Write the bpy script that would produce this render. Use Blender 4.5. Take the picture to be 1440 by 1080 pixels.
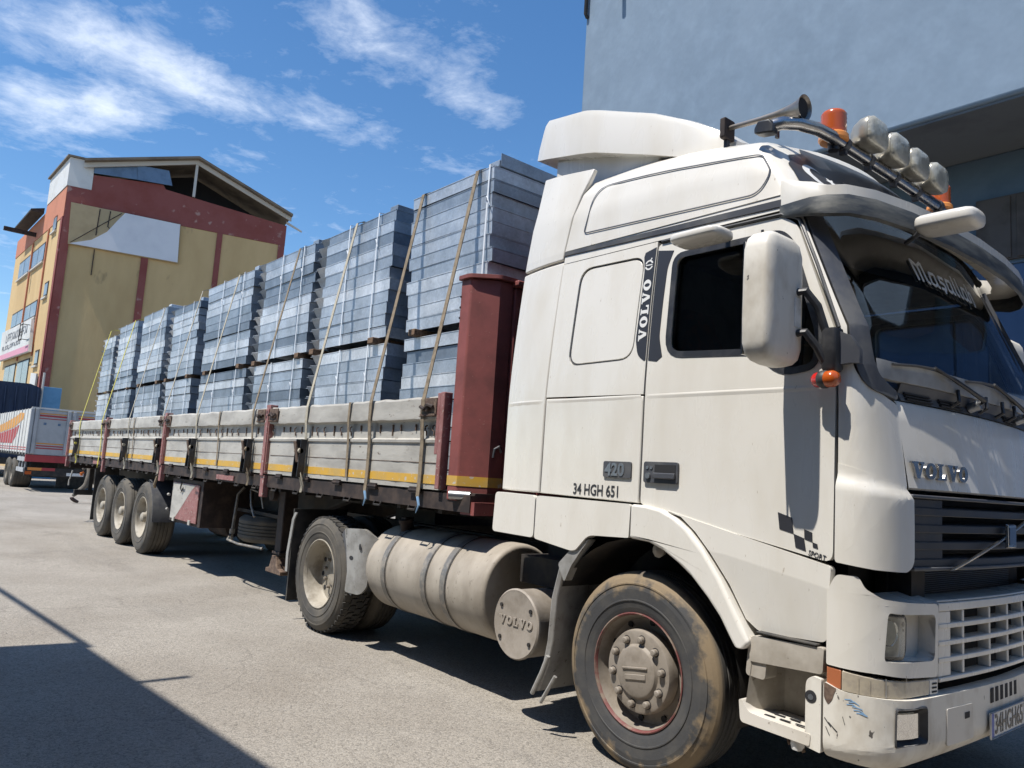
import bpy, bmesh, math, random
from mathutils import Vector, Matrix
from mathutils.geometry import tessellate_polygon
random.seed(7)
for o in list(bpy.data.objects): bpy.data.objects.remove(o)
SC = bpy.context.scene; COL = SC.collection
R = math.radians
# ------------------------------------------------------------------ camera
CAM = (2.7729, -3.2091, 1.4932)
psi, th, ro = 0.6903, 0.1205, -0.0637
fw = Vector((-math.cos(psi)*math.cos(th), math.sin(psi)*math.cos(th), math.sin(th)))
rt = fw.cross(Vector((0, 0, 1))).normalized(); up = rt.cross(fw)
r2 = rt*math.cos(ro) - up*math.sin(ro); u2 = rt*math.sin(ro) + up*math.cos(ro)
cd = bpy.data.cameras.new('camera'); cam = bpy.data.objects.new('camera', cd); COL.objects.link(cam)
cam.matrix_world = Matrix(((r2.x, u2.x, -fw.x, CAM[0]), (r2.y, u2.y, -fw.y, CAM[1]), (r2.z, u2.z, -fw.z, CAM[2]), (0, 0, 0, 1)))
cd.sensor_width = 36; cd.lens = 1074.6/1440*36; cd.clip_end = 3000; cd.clip_start = 0.05
SC.camera = cam
# ------------------------------------------------------------------ light
SUNDIR = Vector((0.12, 1.0, -2.1)).normalized()          # the way the light travels
sd = bpy.data.lights.new('sun', 'SUN'); sd.energy = 4.8; sd.angle = R(0.5); sd.color = (1.0, 0.955, 0.885)
sun = bpy.data.objects.new('sun', sd); COL.objects.link(sun)
sun.rotation_euler = SUNDIR.to_track_quat('-Z', 'Y').to_euler(); sun.location = (-3, -14, 30)
W = bpy.data.worlds.new('World'); SC.world = W; W.use_nodes = True
nt = W.node_tree; nt.nodes.clear()
L_ = lambda t, a, b: t.links.new(a, b)
sky = nt.nodes.new('ShaderNodeTexSky'); sky.sky_type = 'NISHITA'; sky.sun_disc = False
ts = -SUNDIR
sky.sun_elevation = math.asin(ts.z); sky.sun_rotation = math.atan2(ts.x, ts.y)
sky.air_density = 1.0; sky.dust_density = 0.25; sky.ozone_density = 2.6; sky.altitude = 50
hs = nt.nodes.new('ShaderNodeHueSaturation'); hs.inputs['Saturation'].default_value = 1.22; hs.inputs['Value'].default_value = 1.0
L_(nt, sky.outputs[0], hs.inputs['Color'])
tc = nt.nodes.new('ShaderNodeTexCoord')
sep = nt.nodes.new('ShaderNodeSeparateXYZ'); L_(nt, tc.outputs['Generated'], sep.inputs[0])
def mth(t, op, a, b=None, c=None):
    n = t.nodes.new('ShaderNodeMath'); n.operation = op
    for i, q in enumerate((a, b, c)):
        if q is None: continue
        if isinstance(q, (int, float)): n.inputs[i].default_value = q
        else: t.links.new(q, n.inputs[i])
    return n.outputs[0]
zc = mth(nt, 'MAXIMUM', sep.outputs[2], 0.06)
cx = mth(nt, 'DIVIDE', sep.outputs[0], zc); cy = mth(nt, 'DIVIDE', sep.outputs[1], zc)
comb = nt.nodes.new('ShaderNodeCombineXYZ'); L_(nt, cx, comb.inputs[0]); L_(nt, cy, comb.inputs[1])
def noise(t, vec, scale, detail=8, rough=0.6, dist=0.0):
    n = t.nodes.new('ShaderNodeTexNoise'); n.inputs['Scale'].default_value = scale; n.inputs['Detail'].default_value = detail
    n.inputs['Roughness'].default_value = rough; n.inputs['Distortion'].default_value = dist
    if vec is not None: t.links.new(vec, n.inputs['Vector'])
    return n.outputs['Fac']
def ramp(t, fac, stops):
    n = t.nodes.new('ShaderNodeValToRGB'); e = n.color_ramp.elements
    while len(e) < len(stops): e.new(0.5)
    for i, (p_, c_) in enumerate(stops): e[i].position = p_; e[i].color = (c_[0], c_[1], c_[2], 1) if not isinstance(c_, (int, float)) else (c_, c_, c_, 1)
    t.links.new(fac, n.inputs[0]); return n.outputs[0]
# cloud banks as soft ellipses on the cloud sheet (x, y, rx, ry, angle, amount), broken up by noise
def bank(x, y, rx, ry, ang, amt):
    dx = mth(nt, 'SUBTRACT', cx, x); dy = mth(nt, 'SUBTRACT', cy, y)
    ca, sa = math.cos(ang), math.sin(ang)
    a = mth(nt, 'DIVIDE', mth(nt, 'ADD', mth(nt, 'MULTIPLY', dx, ca), mth(nt, 'MULTIPLY', dy, sa)), rx)
    b = mth(nt, 'DIVIDE', mth(nt, 'SUBTRACT', mth(nt, 'MULTIPLY', dy, ca), mth(nt, 'MULTIPLY', dx, sa)), ry)
    d = mth(nt, 'ADD', mth(nt, 'MULTIPLY', a, a), mth(nt, 'MULTIPLY', b, b))
    g = mth(nt, 'POWER', 2.718, mth(nt, 'MULTIPLY', d, -1.0))
    return mth(nt, 'MULTIPLY', g, amt)
BANKS = [(-2.62, .28, .28, .20, 0, .46), (-2.06, .34, .17, .22, 0, .42), (-2.10, .62, .14, .24, 0, .40), (-2.42, .46, .16, .14, .3, .34), (-2.02, .88, .10, .12, 0, .22), (-1.52, .76, .13, .16, .2, .27), (-1.63, 1.13, .09, .13, .2, .22)]
acc = None
for b_ in BANKS:
    g = bank(*b_); acc = g if acc is None else mth(nt, 'ADD', acc, g)
n1 = noise(nt, comb.outputs[0], 4.2, 7, 0.66, 0.25)
n2 = noise(nt, comb.outputs[0], 0.55, 4, 0.5, 0.2)
n3 = noise(nt, comb.outputs[0], 9.0, 5, 0.65, 0.5)
wide = mth(nt, 'MULTIPLY', ramp(nt, n2, [(.56, 0.0), (.8, 1.0)]), .28)
body = mth(nt, 'ADD', acc, wide)
nz = mth(nt, 'ADD', mth(nt, 'MULTIPLY', mth(nt, 'SUBTRACT', n1, .5), 1.15), mth(nt, 'MULTIPLY', mth(nt, 'SUBTRACT', n3, .5), .55))
cl = mth(nt, 'MULTIPLY', mth(nt, 'ADD', nz, mth(nt, 'SUBTRACT', body, .10)), 1.45)
clc = ramp(nt, cl, [(0.0, 0.0), (.30, .20), (.65, .52), (1.0, .78)])
mixc = nt.nodes.new('ShaderNodeMix'); mixc.data_type = 'RGBA'
L_(nt, clc, mixc.inputs[0]); L_(nt, hs.outputs[0], mixc.inputs[6]); mixc.inputs[7].default_value = (7.0, 7.5, 8.3, 1)
bg = nt.nodes.new('ShaderNodeBackground'); bg.inputs[1].default_value = 0.125
L_(nt, mixc.outputs[2], bg.inputs[0])
W.cycles.sampling_method = 'MANUAL'; W.cycles.sample_map_resolution = 512
wo = nt.nodes.new('ShaderNodeOutputWorld'); L_(nt, bg.outputs[0], wo.inputs[0])
SC.view_settings.view_transform = 'Standard'; SC.view_settings.look = 'None'; SC.view_settings.exposure = 0.42; SC.view_settings.gamma = 1.0
SC.view_settings.use_curve_mapping = False
SC.render.engine = 'CYCLES'; SC.cycles.max_bounces = 5; SC.cycles.diffuse_bounces = 2; SC.cycles.glossy_bounces = 2; SC.cycles.transparent_max_bounces = 8; SC.cycles.caustics_reflective = False; SC.cycles.caustics_refractive = False; SC.cycles.use_adaptive_sampling = True; SC.cycles.adaptive_threshold = .02
# ------------------------------------------------------------------ materials
MATS = {}
def mat(name, c, rough=0.5, metal=0.0, c2=None, sc=3.0, lo=.45, hi=.65, c3=None, sc3=40.0, lo3=.62, hi3=.7, bump=0.0, bsc=60.0, coat=0.0, rv=0.12, spec=0.5, stretch=(1, 1, 1), emit=None, trans=0.0, alpha=None):
    m = bpy.data.materials.new(name); m.use_nodes = True; t = m.node_tree
    b = t.nodes['Principled BSDF']; MATS[name] = m
    b.inputs['Base Color'].default_value = (*c, 1); b.inputs['Metallic'].default_value = metal; b.inputs['Roughness'].default_value = rough
    b.inputs['Specular IOR Level'].default_value = spec; b.inputs['Coat Weight'].default_value = coat; b.inputs['Coat Roughness'].default_value = 0.12
    if trans: b.inputs['Transmission Weight'].default_value = trans
    geo = t.nodes.new('ShaderNodeNewGeometry')
    mp = t.nodes.new('ShaderNodeMapping'); t.links.new(geo.outputs['Position'], mp.inputs[0]); mp.inputs['Scale'].default_value = stretch
    vec = mp.outputs[0]; col = None
    def mix(f, a, bcol):
        n = t.nodes.new('ShaderNodeMix'); n.data_type = 'RGBA'; t.links.new(f, n.inputs[0])
        if isinstance(a, tuple): n.inputs[6].default_value = (*a, 1)
        else: t.links.new(a, n.inputs[6])
        n.inputs[7].default_value = (*bcol, 1); return n.outputs[2]
    col = c
    if c2 is not None:
        f = ramp(t, noise(t, vec, sc, 4, .6), [(lo, 0.0), (hi, 1.0)]); col = mix(f, col, c2)
        if rv:
            rr = mth(t, 'ADD', mth(t, 'MULTIPLY', f, rv), rough); t.links.new(rr, b.inputs['Roughness'])
    if c3 is not None:
        f3 = ramp(t, noise(t, vec, sc3, 3, .6), [(lo3, 0.0), (hi3, 1.0)]); col = mix(f3, col, c3)
    if not isinstance(col, tuple): t.links.new(col, b.inputs['Base Color'])
    if bump:
        bn = t.nodes.new('ShaderNodeBump'); bn.inputs['Strength'].default_value = 1.0; bn.inputs['Distance'].default_value = bump
        t.links.new(noise(t, vec, bsc, 3, .6), bn.inputs['Height']); t.links.new(bn.outputs[0], b.inputs['Normal'])
    if emit: b.inputs['Emission Color'].default_value = (*emit, 1); b.inputs['Emission Strength'].default_value = 1
    return m
def glass(name, tint, extra=0.03, rough=0.01):
    m = bpy.data.materials.new(name); m.use_nodes = True; t = m.node_tree; t.nodes.clear(); MATS[name] = m
    fr = t.nodes.new('ShaderNodeFresnel'); fr.inputs[0].default_value = 1.5
    f = mth(t, 'ADD', mth(t, 'MULTIPLY', fr.outputs[0], 1.25), extra)
    tr = t.nodes.new('ShaderNodeBsdfTransparent'); tr.inputs[0].default_value = (*tint, 1)
    gl = t.nodes.new('ShaderNodeBsdfGlossy'); gl.inputs[1].default_value = rough
    mx = t.nodes.new('ShaderNodeMixShader'); t.links.new(f, mx.inputs[0]); t.links.new(tr.outputs[0], mx.inputs[1]); t.links.new(gl.outputs[0], mx.inputs[2])
    o = t.nodes.new('ShaderNodeOutputMaterial'); t.links.new(mx.outputs[0], o.inputs[0])
    return m
mat('white', (.74, .71, .645), .24, c2=(.66, .62, .54), sc=2.4, lo=.42, hi=.72, c3=(.42, .36, .29), sc3=34, lo3=.70, hi3=.76, bump=.0014, bsc=3, coat=.4, rv=.2, stretch=(1.6, 1.6, .5))
mat('white_dusty', (.66, .62, .55), .45, c2=(.50, .45, .37), sc=3.2, lo=.42, hi=.72, c3=(.34, .29, .23), sc3=35, lo3=.68, hi3=.76, bump=.0008, bsc=12, rv=.2)
mat('white_grimy', (.46, .42, .36), .6, c2=(.30, .265, .215), sc=5, lo=.38, hi=.66, c3=(.16, .135, .105), sc3=30, lo3=.64, hi3=.74, bump=.001, bsc=20)
mat('white_worn', (.70, .665, .59), .45, c2=(.50, .45, .37), sc=6, lo=.45, hi=.70, c3=(.10, .09, .08), sc3=26, lo3=.69, hi3=.715, bump=.001, bsc=30, stretch=(1, 1, .6))
mat('black_plastic', (.022, .023, .027), .42, c2=(.05, .05, .052), sc=6, bump=.0004, bsc=200)
mat('grey_plastic', (.065, .068, .078), .45, c2=(.11, .11, .11), sc=5, bump=.0004, bsc=150)
mat('visor_smoke', (.045, .05, .055), .5, c2=(.15, .15, .135), sc=7, lo=.42, hi=.66, stretch=(1, .5, 3))
mat('guard_grey', (.36, .35, .33), .5, .25, c2=(.25, .24, .22), sc=7, c3=(.12, .11, .10), sc3=30, lo3=.66, hi3=.72, bump=.001, bsc=25)
mat('lamp_body', (.42, .395, .33), .3, .5, c2=(.30, .28, .23), sc=12)
mat('lamp_face', (.55, .53, .45), .3, .1, c2=(.40, .385, .33), sc=16, bump=.004, bsc=22)
mat('horn_metal', (.30, .27, .24), .38, .7, c2=(.20, .18, .155), sc=14)
mat('reflection_grey', (.40, .395, .38), .5, c2=(.30, .295, .28), sc=5)  # grey for the dashboard reflection built over the windscreen foot
mat('rubber', (.030, .029, .028), .75, c2=(.085, .077, .065), sc=6, lo=.40, hi=.68, bump=.0012, bsc=70)
mat('tyre_dusty', (.060, .056, .050), .8, c2=(.125, .110, .088), sc=5, lo=.35, hi=.7, bump=.0012, bsc=70)
mat('tyre_front', (.052, .052, .052), .7, c2=(.095, .088, .075), sc=7, lo=.42, hi=.72, bump=.001, bsc=60)
mat('tyre_mud', (.215, .155, .085), .85, c2=(.07, .066, .060), sc=6, lo=.40, hi=.58, bump=.0015, bsc=60)
mat('hub_grey', (.26, .225, .185), .6, c2=(.19, .16, .125), sc=10, bump=.0006, bsc=60)
mat('rim_beige', (.36, .325, .265), .6, c2=(.23, .20, .155), sc=8, bump=.0006, bsc=60)
mat('rim_rust', (.16, .05, .045), .6, c2=(.22, .17, .13), sc=12)
mat('tank', (.40, .355, .295), .55, c2=(.27, .235, .19), sc=2.6, lo=.38, hi=.68, c3=(.20, .175, .145), sc3=24, lo3=.62, hi3=.74, bump=.0015, bsc=9, stretch=(1.6, 1, 1))
mat('tank_strap', (.20, .19, .175), .5, .4, c2=(.36, .32, .27), sc=14)
mat('silencer', (.33, .29, .245), .6, c2=(.25, .215, .175), sc=7, bump=.0008, bsc=50)
mat('chassis', (.020, .018, .017), .75, c2=(.055, .046, .038), sc=6)
mat('chassis_brown', (.024, .016, .014), .75, c2=(.065, .045, .036), sc=7, bump=.001, bsc=40)
mat('maroon', (.27, .075, .065), .6, c2=(.17, .05, .044), sc=3.5, lo=.4, hi=.68, c3=(.38, .24, .2), sc3=60, lo3=.70, hi3=.73, bump=.0006, bsc=30)
mat('post_red', (.30, .135, .125), .6, c2=(.22, .09, .08), sc=8, c3=(.40, .33, .29), sc3=30, lo3=.60, hi3=.66, bump=.001, bsc=40)
mat('board', (.46, .44, .395), .62, c2=(.32, .305, .275), sc=3.2, lo=.42, hi=.66, c3=(.17, .14, .115), sc3=16, lo3=.645, hi3=.72, bump=.002, bsc=16, stretch=(.6, 1, 1.6))
mat('yellow', (.62, .36, .045), .55, c2=(.50, .33, .10), sc=5, c3=(.5, .46, .4), sc3=22, lo3=.60, hi3=.68)
mat('rust', (.10, .065, .048), .8, c2=(.20, .14, .10), sc=25, bump=.002, bsc=50)
mat('wood', (.20, .125, .075), .8, c2=(.10, .06, .035), sc=9, stretch=(1, 8, 8), bump=.001, bsc=40)
mat('steel', (.42, .44, .46), .35, .9, c2=(.32, .32, .32), sc=10)
mat('chrome', (.62, .62, .62), .12, 1.0)
mat('dull_chrome', (.45, .44, .43), .22, 1.0, c2=(.3, .29, .28), sc=12)
mat('lamp_glass', (.52, .50, .42), .10, .15, c2=(.36, .345, .29), sc=9, lo=.42, hi=.6, coat=.5, rv=0, bump=.004, bsc=30)
mat('reflector', (.75, .75, .72), .18, .9, c2=(.55, .53, .48), sc=14)
mat('orange_lens', (.46, .085, .010), .22, coat=.5)
mat('orange_base', (.70, .26, .06), .35)
mat('red_lens', (.55, .02, .015), .2, coat=.5)
mat('indicator', (.46, .40, .30), .12, coat=.6, c2=(.38, .33, .26), sc=30)
mat('indicator_orange', (.42, .14, .06), .25, coat=.4)
mat('interior', (.02, .02, .022), .8)
mat('cab_trim', (.10, .10, .098), .8, c2=(.07, .07, .068), sc=6)
mat('dash', (.20, .195, .18), .7, c2=(.14, .135, .13), sc=8)
mat('seat', (.07, .062, .06), .9, c2=(.13, .07, .055), sc=18)
mat('decal_black', (.035, .036, .042), .35)
mat('decal_white', (.72, .72, .70), .45)
mat('plate_white', (.70, .70, .68), .4, c2=(.58, .57, .54), sc=30)
mat('plate_blue', (.03, .08, .38), .4)
mat('badge_blue', (.05, .08, .14), .3, coat=.4)
mat('blue_scuff', (.22, .38, .58), .6)
mat('strap_tan', (.26, .205, .14), .9, c2=(.17, .135, .095), sc=22)
mat('strap_pale', (.46, .42, .33), .9, c2=(.34, .30, .23), sc=22)
mat('strap_yellow', (.58, .52, .10), .9, c2=(.48, .43, .12), sc=22)
mat('binding', (.74, .78, .82), .5)
mat('person_grey', (.12, .105, .085), .9, c2=(.17, .15, .125), sc=14)
mat('person_dark', (.045, .042, .042), .9)
mat('boot', (.05, .03, .025), .7)
mat('orange_cloth', (.62, .17, .035), .8)
mat('skin', (.42, .24, .17), .55)
mat('hair', (.02, .016, .013), .7)
def radial_mud(name, c, c2, cm, r0, r1):
    m = mat(name, c, .75, c2=c2, sc=7, lo=.42, hi=.72, bump=.001, bsc=60); t = m.node_tree; b = t.nodes['Principled BSDF']
    tc_ = t.nodes.new('ShaderNodeTexCoord'); sp = t.nodes.new('ShaderNodeSeparateXYZ'); t.links.new(tc_.outputs['Object'], sp.inputs[0])
    r_ = mth(t, 'SQRT', mth(t, 'ADD', mth(t, 'MULTIPLY', sp.outputs[0], sp.outputs[0]), mth(t, 'MULTIPLY', sp.outputs[2], sp.outputs[2])))
    up_ = mth(t, 'MULTIPLY', mth(t, 'SUBTRACT', r_, r0), 1/(r1-r0))
    f = mth(t, 'ADD', mth(t, 'MULTIPLY', up_, .8), mth(t, 'MULTIPLY', mth(t, 'SUBTRACT', noise(t, tc_.outputs['Object'], 5.0, 5, .62), .5), 2.4))
    f = mth(t, 'MULTIPLY', ramp(t, f, [(.45, 0.0), (.75, .85)]), ramp(t, sp.outputs[1], [(.03, 1.0), (.06, 0.0)]))
    n = t.nodes.new('ShaderNodeMix'); n.data_type = 'RGBA'; t.links.new(f, n.inputs[0]); t.links.new(b.inputs['Base Color'].links[0].from_socket, n.inputs[6]); n.inputs[7].default_value = (*cm, 1)
    t.links.new(n.outputs[2], b.inputs['Base Color'])
radial_mud('tyre_muddy', (.050, .050, .051), (.085, .080, .072), (.25, .185, .11), .36, .50)
glass('windscreen', (.72, .78, .78), .06)
glass('side_glass', (.30, .33, .35), .0)
glass('lens_clear', (.80, .82, .80), .05)
# galvanised sheet: cool grey zinc with spangle and sheet-to-sheet variation
def galvanised():
    m = bpy.data.materials.new('galvanised'); m.use_nodes = True; t = m.node_tree; b = t.nodes['Principled BSDF']; MATS['galvanised'] = m
    b.inputs['Metallic'].default_value = .50
    oi = t.nodes.new('ShaderNodeObjectInfo'); geo = t.nodes.new('ShaderNodeNewGeometry')
    r_ = ramp(t, oi.outputs['Random'], [(0, (.19, .23, .28)), (.22, (.35, .405, .465)), (.7, (.53, .575, .625)), (1, (.70, .72, .74))])
    vo = t.nodes.new('ShaderNodeTexVoronoi'); vo.inputs['Scale'].default_value = 55; t.links.new(geo.outputs['Position'], vo.inputs['Vector'])
    mp = t.nodes.new('ShaderNodeMapping'); t.links.new(geo.outputs['Position'], mp.inputs[0]); mp.inputs['Scale'].default_value = (1.3, 1.3, 1.1)
    st = ramp(t, noise(t, mp.outputs[0], 3.0, 4, .65), [(.33, .78), (.70, 1.18)])
    sp = ramp(t, vo.outputs['Color'], [(0, .90), (1, 1.10)])
    def mul(a, c_):
        n = t.nodes.new('ShaderNodeMix'); n.data_type = 'RGBA'; n.blend_type = 'MULTIPLY'; n.inputs[0].default_value = 1
        t.links.new(a, n.inputs[6]); t.links.new(c_, n.inputs[7]); return n.outputs[2]
    t.links.new(mul(mul(r_, st), sp), b.inputs['Base Color'])
    t.links.new(mth(t, 'ADD', mth(t, 'MULTIPLY', noise(t, mp.outputs[0], 6, 5, .6), .3), .38), b.inputs['Roughness'])
    bn = t.nodes.new('ShaderNodeBump'); bn.inputs['Distance'].default_value = .003
    t.links.new(noise(t, geo.outputs['Position'], 7, 5, .55), bn.inputs['Height']); t.links.new(bn.outputs[0], b.inputs['Normal'])
galvanised()
# ------------------------------------------------------------------ helpers
V = Vector
class MB:
    def __init__(s): s.v = []; s.f = []; s.mi = []; s.cur = 0
    def add(s, vs, fs):
        o = len(s.v); s.v += [tuple(q) for q in vs]
        for f in fs: s.f.append([o+i for i in f]); s.mi.append(s.cur)
        return s
    def obox(s, c, a, b, d):
        c, a, b, d = V(c), V(a), V(b), V(d)
        vs = [c+i*a+j*b+k*d for i in (-1, 1) for j in (-1, 1) for k in (-1, 1)]
        return s.add(vs, [(0, 1, 3, 2), (4, 6, 7, 5), (0, 4, 5, 1), (2, 3, 7, 6), (0, 2, 6, 4), (1, 5, 7, 3)])
    def box(s, x0, x1, y0, y1, z0, z1):
        return s.obox(((x0+x1)/2, (y0+y1)/2, (z0+z1)/2), ((x1-x0)/2, 0, 0), (0, (y1-y0)/2, 0), (0, 0, (z1-z0)/2))
    def loft(s, rings, closed=True, caps=True):
        n = len(rings[0]); vs = [q for r in rings for q in r]; fs = []
        for i in range(len(rings)-1):
            for j in range(n if closed else n-1):
                k = (j+1) % n; fs.append((i*n+j, i*n+k, (i+1)*n+k, (i+1)*n+j))
        if caps and closed: fs += [tuple(range(n)), tuple((len(rings)-1)*n+i for i in range(n))]
        return s.add(vs, fs)
    def ring(s, c, ax, r, n, ry=None, ph=0):
        ax = V(ax).normalized(); h = V((0, 0, 1)) if abs(ax.z) < .9 else V((1, 0, 0))
        a = ax.cross(h).normalized(); b = ax.cross(a).normalized()
        return [V(c)+a*math.cos(6.28318530718*i/n+ph)*r+b*math.sin(6.28318530718*i/n+ph)*(ry or r) for i in range(n)]
    def cyl(s, a, b, r, n=16, r2=None, caps=True):
        ax = V(b)-V(a); return s.loft([s.ring(a, ax, r, n), s.ring(b, ax, r if r2 is None else r2, n)], True, caps)
    def tube(s, pts, r, n=8):
        pts = [V(q) for q in pts]; rings = []; prev = None
        for i, q in enumerate(pts):
            d = (pts[min(i+1, len(pts)-1)]-pts[max(i-1, 0)]).normalized()
            if prev is None: h = V((0, 0, 1)) if abs(d.z) < .9 else V((1, 0, 0)); a = d.cross(h).normalized()
            else: a = (prev-d*prev.dot(d)).normalized()
            prev = a; b = d.cross(a); rr = r[i] if isinstance(r, (list, tuple)) else r
            rings.append([q+a*math.cos(6.2831853*k/n)*rr+b*math.sin(6.2831853*k/n)*rr for k in range(n)])
        return s.loft(rings)
    def lathe(s, prof, o, ax, n=32, caps=False):
        ax = V(ax).normalized(); return s.loft([s.ring(V(o)+ax*h, ax, max(r, 1e-4), n) for r, h in prof], True, caps)
    def grid(s, P):
        n = len(P[0]); return s.add([q for r in P for q in r], [(i*n+j, i*n+j+1, (i+1)*n+j+1, (i+1)*n+j) for i in range(len(P)-1) for j in range(n-1)])
    def prism(s, poly, front, back):
        n = len(poly); tri = tessellate_polygon([[V((a, b, 0)) for a, b in poly]])
        vs = [front(a, b) for a, b in poly]+[back(a, b) for a, b in poly]
        fs = [tuple(t) for t in tri]+[tuple(n+i for i in reversed(t)) for t in tri]+[(i, (i+1) % n, n+(i+1) % n, n+i) for i in range(n)]
        return s.add(vs, fs)
    def build(s, name, m, parent=None, bev=0, ang=35, smooth=True, loc=None, recalc=True, seg=2):
        me = bpy.data.meshes.new(name); me.from_pydata(s.v, [], s.f)
        ms = m if isinstance(m, (list, tuple)) else [m]
        for q in ms: me.materials.append(MATS[q])
        if len(ms) > 1: me.polygons.foreach_set('material_index', s.mi)
        if recalc:
            bm = bmesh.new(); bm.from_mesh(me); bmesh.ops.recalc_face_normals(bm, faces=bm.faces); bm.to_mesh(me); bm.free()
        return link(name, me, parent, bev, ang, smooth, loc, seg)
def link(name, me, parent=None, bev=0, ang=35, smooth=True, loc=None, seg=2):
    if smooth:
        me.polygons.foreach_set('use_smooth', [True]*len(me.polygons)); me.set_sharp_from_angle(angle=R(ang))
    o = bpy.data.objects.new(name, me); COL.objects.link(o)
    if loc is not None: o.location = loc
    attach(o, parent)
    if bev:
        b = o.modifiers.new('bevel', 'BEVEL'); b.width = bev; b.segments = seg; b.limit_method = 'ANGLE'; b.angle_limit = R(40)
        if smooth: w_ = o.modifiers.new('wn', 'WEIGHTED_NORMAL'); w_.keep_sharp = True
    return o
def wloc(o):
    l = V((0, 0, 0))
    while o is not None: l = l+o.location if o.parent is None else l+o.location+o.matrix_parent_inverse.translation; o = o.parent
    return l
def attach(o, parent):
    if parent is None: return
    o.parent = parent; o.matrix_parent_inverse = Matrix.Translation(-wloc(parent))
def tag(o, label, cat=None, group=None, kind=None):
    if label: o['label'] = label
    if cat: o['category'] = cat
    if group: o['group'] = group
    if kind: o['kind'] = kind
    return o
def thing(name, label, cat, loc=(0, 0, 0), group=None):
    o = bpy.data.objects.new(name, None); COL.objects.link(o); o.location = loc; o.empty_display_size = .2
    return tag(o, label, cat, group)
def copy_tree(src, dx, parent=None, label=None):
    c = src.copy(); COL.objects.link(c)
    if parent is None: c.location = src.location+V(dx)
    else: c.parent = parent; c.matrix_parent_inverse = src.matrix_parent_inverse.copy()
    if label: c['label'] = label
    for ch in src.children: copy_tree(ch, dx, c)
    return c
def lerp(pts, x):
    if x <= pts[0][0]: return pts[0][1]
    for (a, b), (c, d) in zip(pts, pts[1:]):
        if x <= c: return b+(d-b)*(x-a)/(c-a)
    return pts[-1][1]
def rrect(x0, x1, z0, z1, r, n=5):
    o = []
    for cx_, cz_, a0 in ((x1-r, z1-r, 0), (x0+r, z1-r, 90), (x0+r, z0+r, 180), (x1-r, z0+r, 270)):
        o += [(cx_+r*math.cos(R(a0+90*i/n)), cz_+r*math.sin(R(a0+90*i/n))) for i in range(n+1)]
    return o
def rpoly(pts, r, n=4):
    """polygon with rounded corners; r a number or a list"""
    o = []; N = len(pts)
    for i, q in enumerate(pts):
        p0 = V((*pts[i-1], 0)); p1 = V((*q, 0)); p2 = V((*pts[(i+1) % N], 0)); rr = r[i] if isinstance(r, (list, tuple)) else r
        if rr <= 0: o.append(q); continue
        d0 = (p0-p1); d2 = (p2-p1); k = min(rr, d0.length*.45, d2.length*.45); a = p1+d0.normalized()*k; b = p1+d2.normalized()*k
        for j in range(n+1):
            t = j/n; w_ = a*(1-t)**2+p1*2*t*(1-t)+b*t*t; o.append((w_.x, w_.y))
    return o
def surf_normal(P, t, z, e=.004):
    a = V(P(t+e, z))-V(P(t-e, z)); b = V(P(t, z+e))-V(P(t, z-e)); return a.cross(b).normalized()
def panel(name, poly, P, thick, m, parent, holes=(), ct=(), cz=(), bev=.005, lift=0.0, ang=30, cuts=(), seg=2):
    bm = bmesh.new(); loops = [poly]+list(holes)
    tri = tessellate_polygon([[V((a, b, 0)) for a, b in lp] for lp in loops])
    flat = [q for lp in loops for q in lp]; vs = [bm.verts.new((a, b, 0)) for a, b in flat]
    for t in tri:
        try: bm.faces.new([vs[i] for i in t])
        except ValueError: pass
    bmesh.ops.dissolve_limit(bm, angle_limit=.01, verts=bm.verts, edges=bm.edges, use_dissolve_boundaries=False)
    for c in ct: bmesh.ops.bisect_plane(bm, geom=bm.verts[:]+bm.edges[:]+bm.faces[:], plane_co=(c, 0, 0), plane_no=(1, 0, 0))
    for c in cz: bmesh.ops.bisect_plane(bm, geom=bm.verts[:]+bm.edges[:]+bm.faces[:], plane_co=(0, c, 0), plane_no=(0, 1, 0))
    for co, no in cuts: bmesh.ops.bisect_plane(bm, geom=bm.verts[:]+bm.edges[:]+bm.faces[:], plane_co=(*co, 0), plane_no=(*no, 0))
    bm.normal_update()
    for f in bm.faces:
        if f.normal.z < 0: f.normal_flip()
    nm = {}
    bd = [e for e in bm.edges if e.is_boundary]
    ex = bmesh.ops.extrude_edge_only(bm, edges=bd)
    newv = set(g for g in ex['geom'] if isinstance(g, bmesh.types.BMVert))
    for v in bm.verts:
        t, z = v.co.x, v.co.y; n = surf_normal(P, t, z); q = V(P(t, z)); v.co = q+n*(lift-(thick if v in newv else 0))
    bmesh.ops.recalc_face_normals(bm, faces=bm.faces)
    me = bpy.data.meshes.new(name); bm.to_mesh(me); bm.free(); me.materials.append(MATS[m])
    # point outward
    return link(name, me, parent, bev, ang, seg=seg)
def ribbon(name, pts, P, w, m, parent, lift=.0015, closed=False, build=True, mb=None):
    mb = mb or MB(); n = len(pts); idx = range(n)
    A = []; B = []
    for i in idx:
        if closed: a = pts[i-1]; c = pts[(i+1) % n]
        else: a = pts[max(i-1, 0)]; c = pts[min(i+1, n-1)]
        d = V((c[0]-a[0], c[1]-a[1])); d.normalize(); nn = V((-d.y, d.x))*w/2
        for S, sg in ((A, 1), (B, -1)):
            t, z = pts[i][0]+nn.x*sg, pts[i][1]+nn.y*sg; S.append(V(P(t, z))+surf_normal(P, t, z)*lift)
    if closed: A.append(A[0]); B.append(B[0])
    mb.grid([A, B])
    return mb.build(name, m, parent) if build else mb
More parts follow.
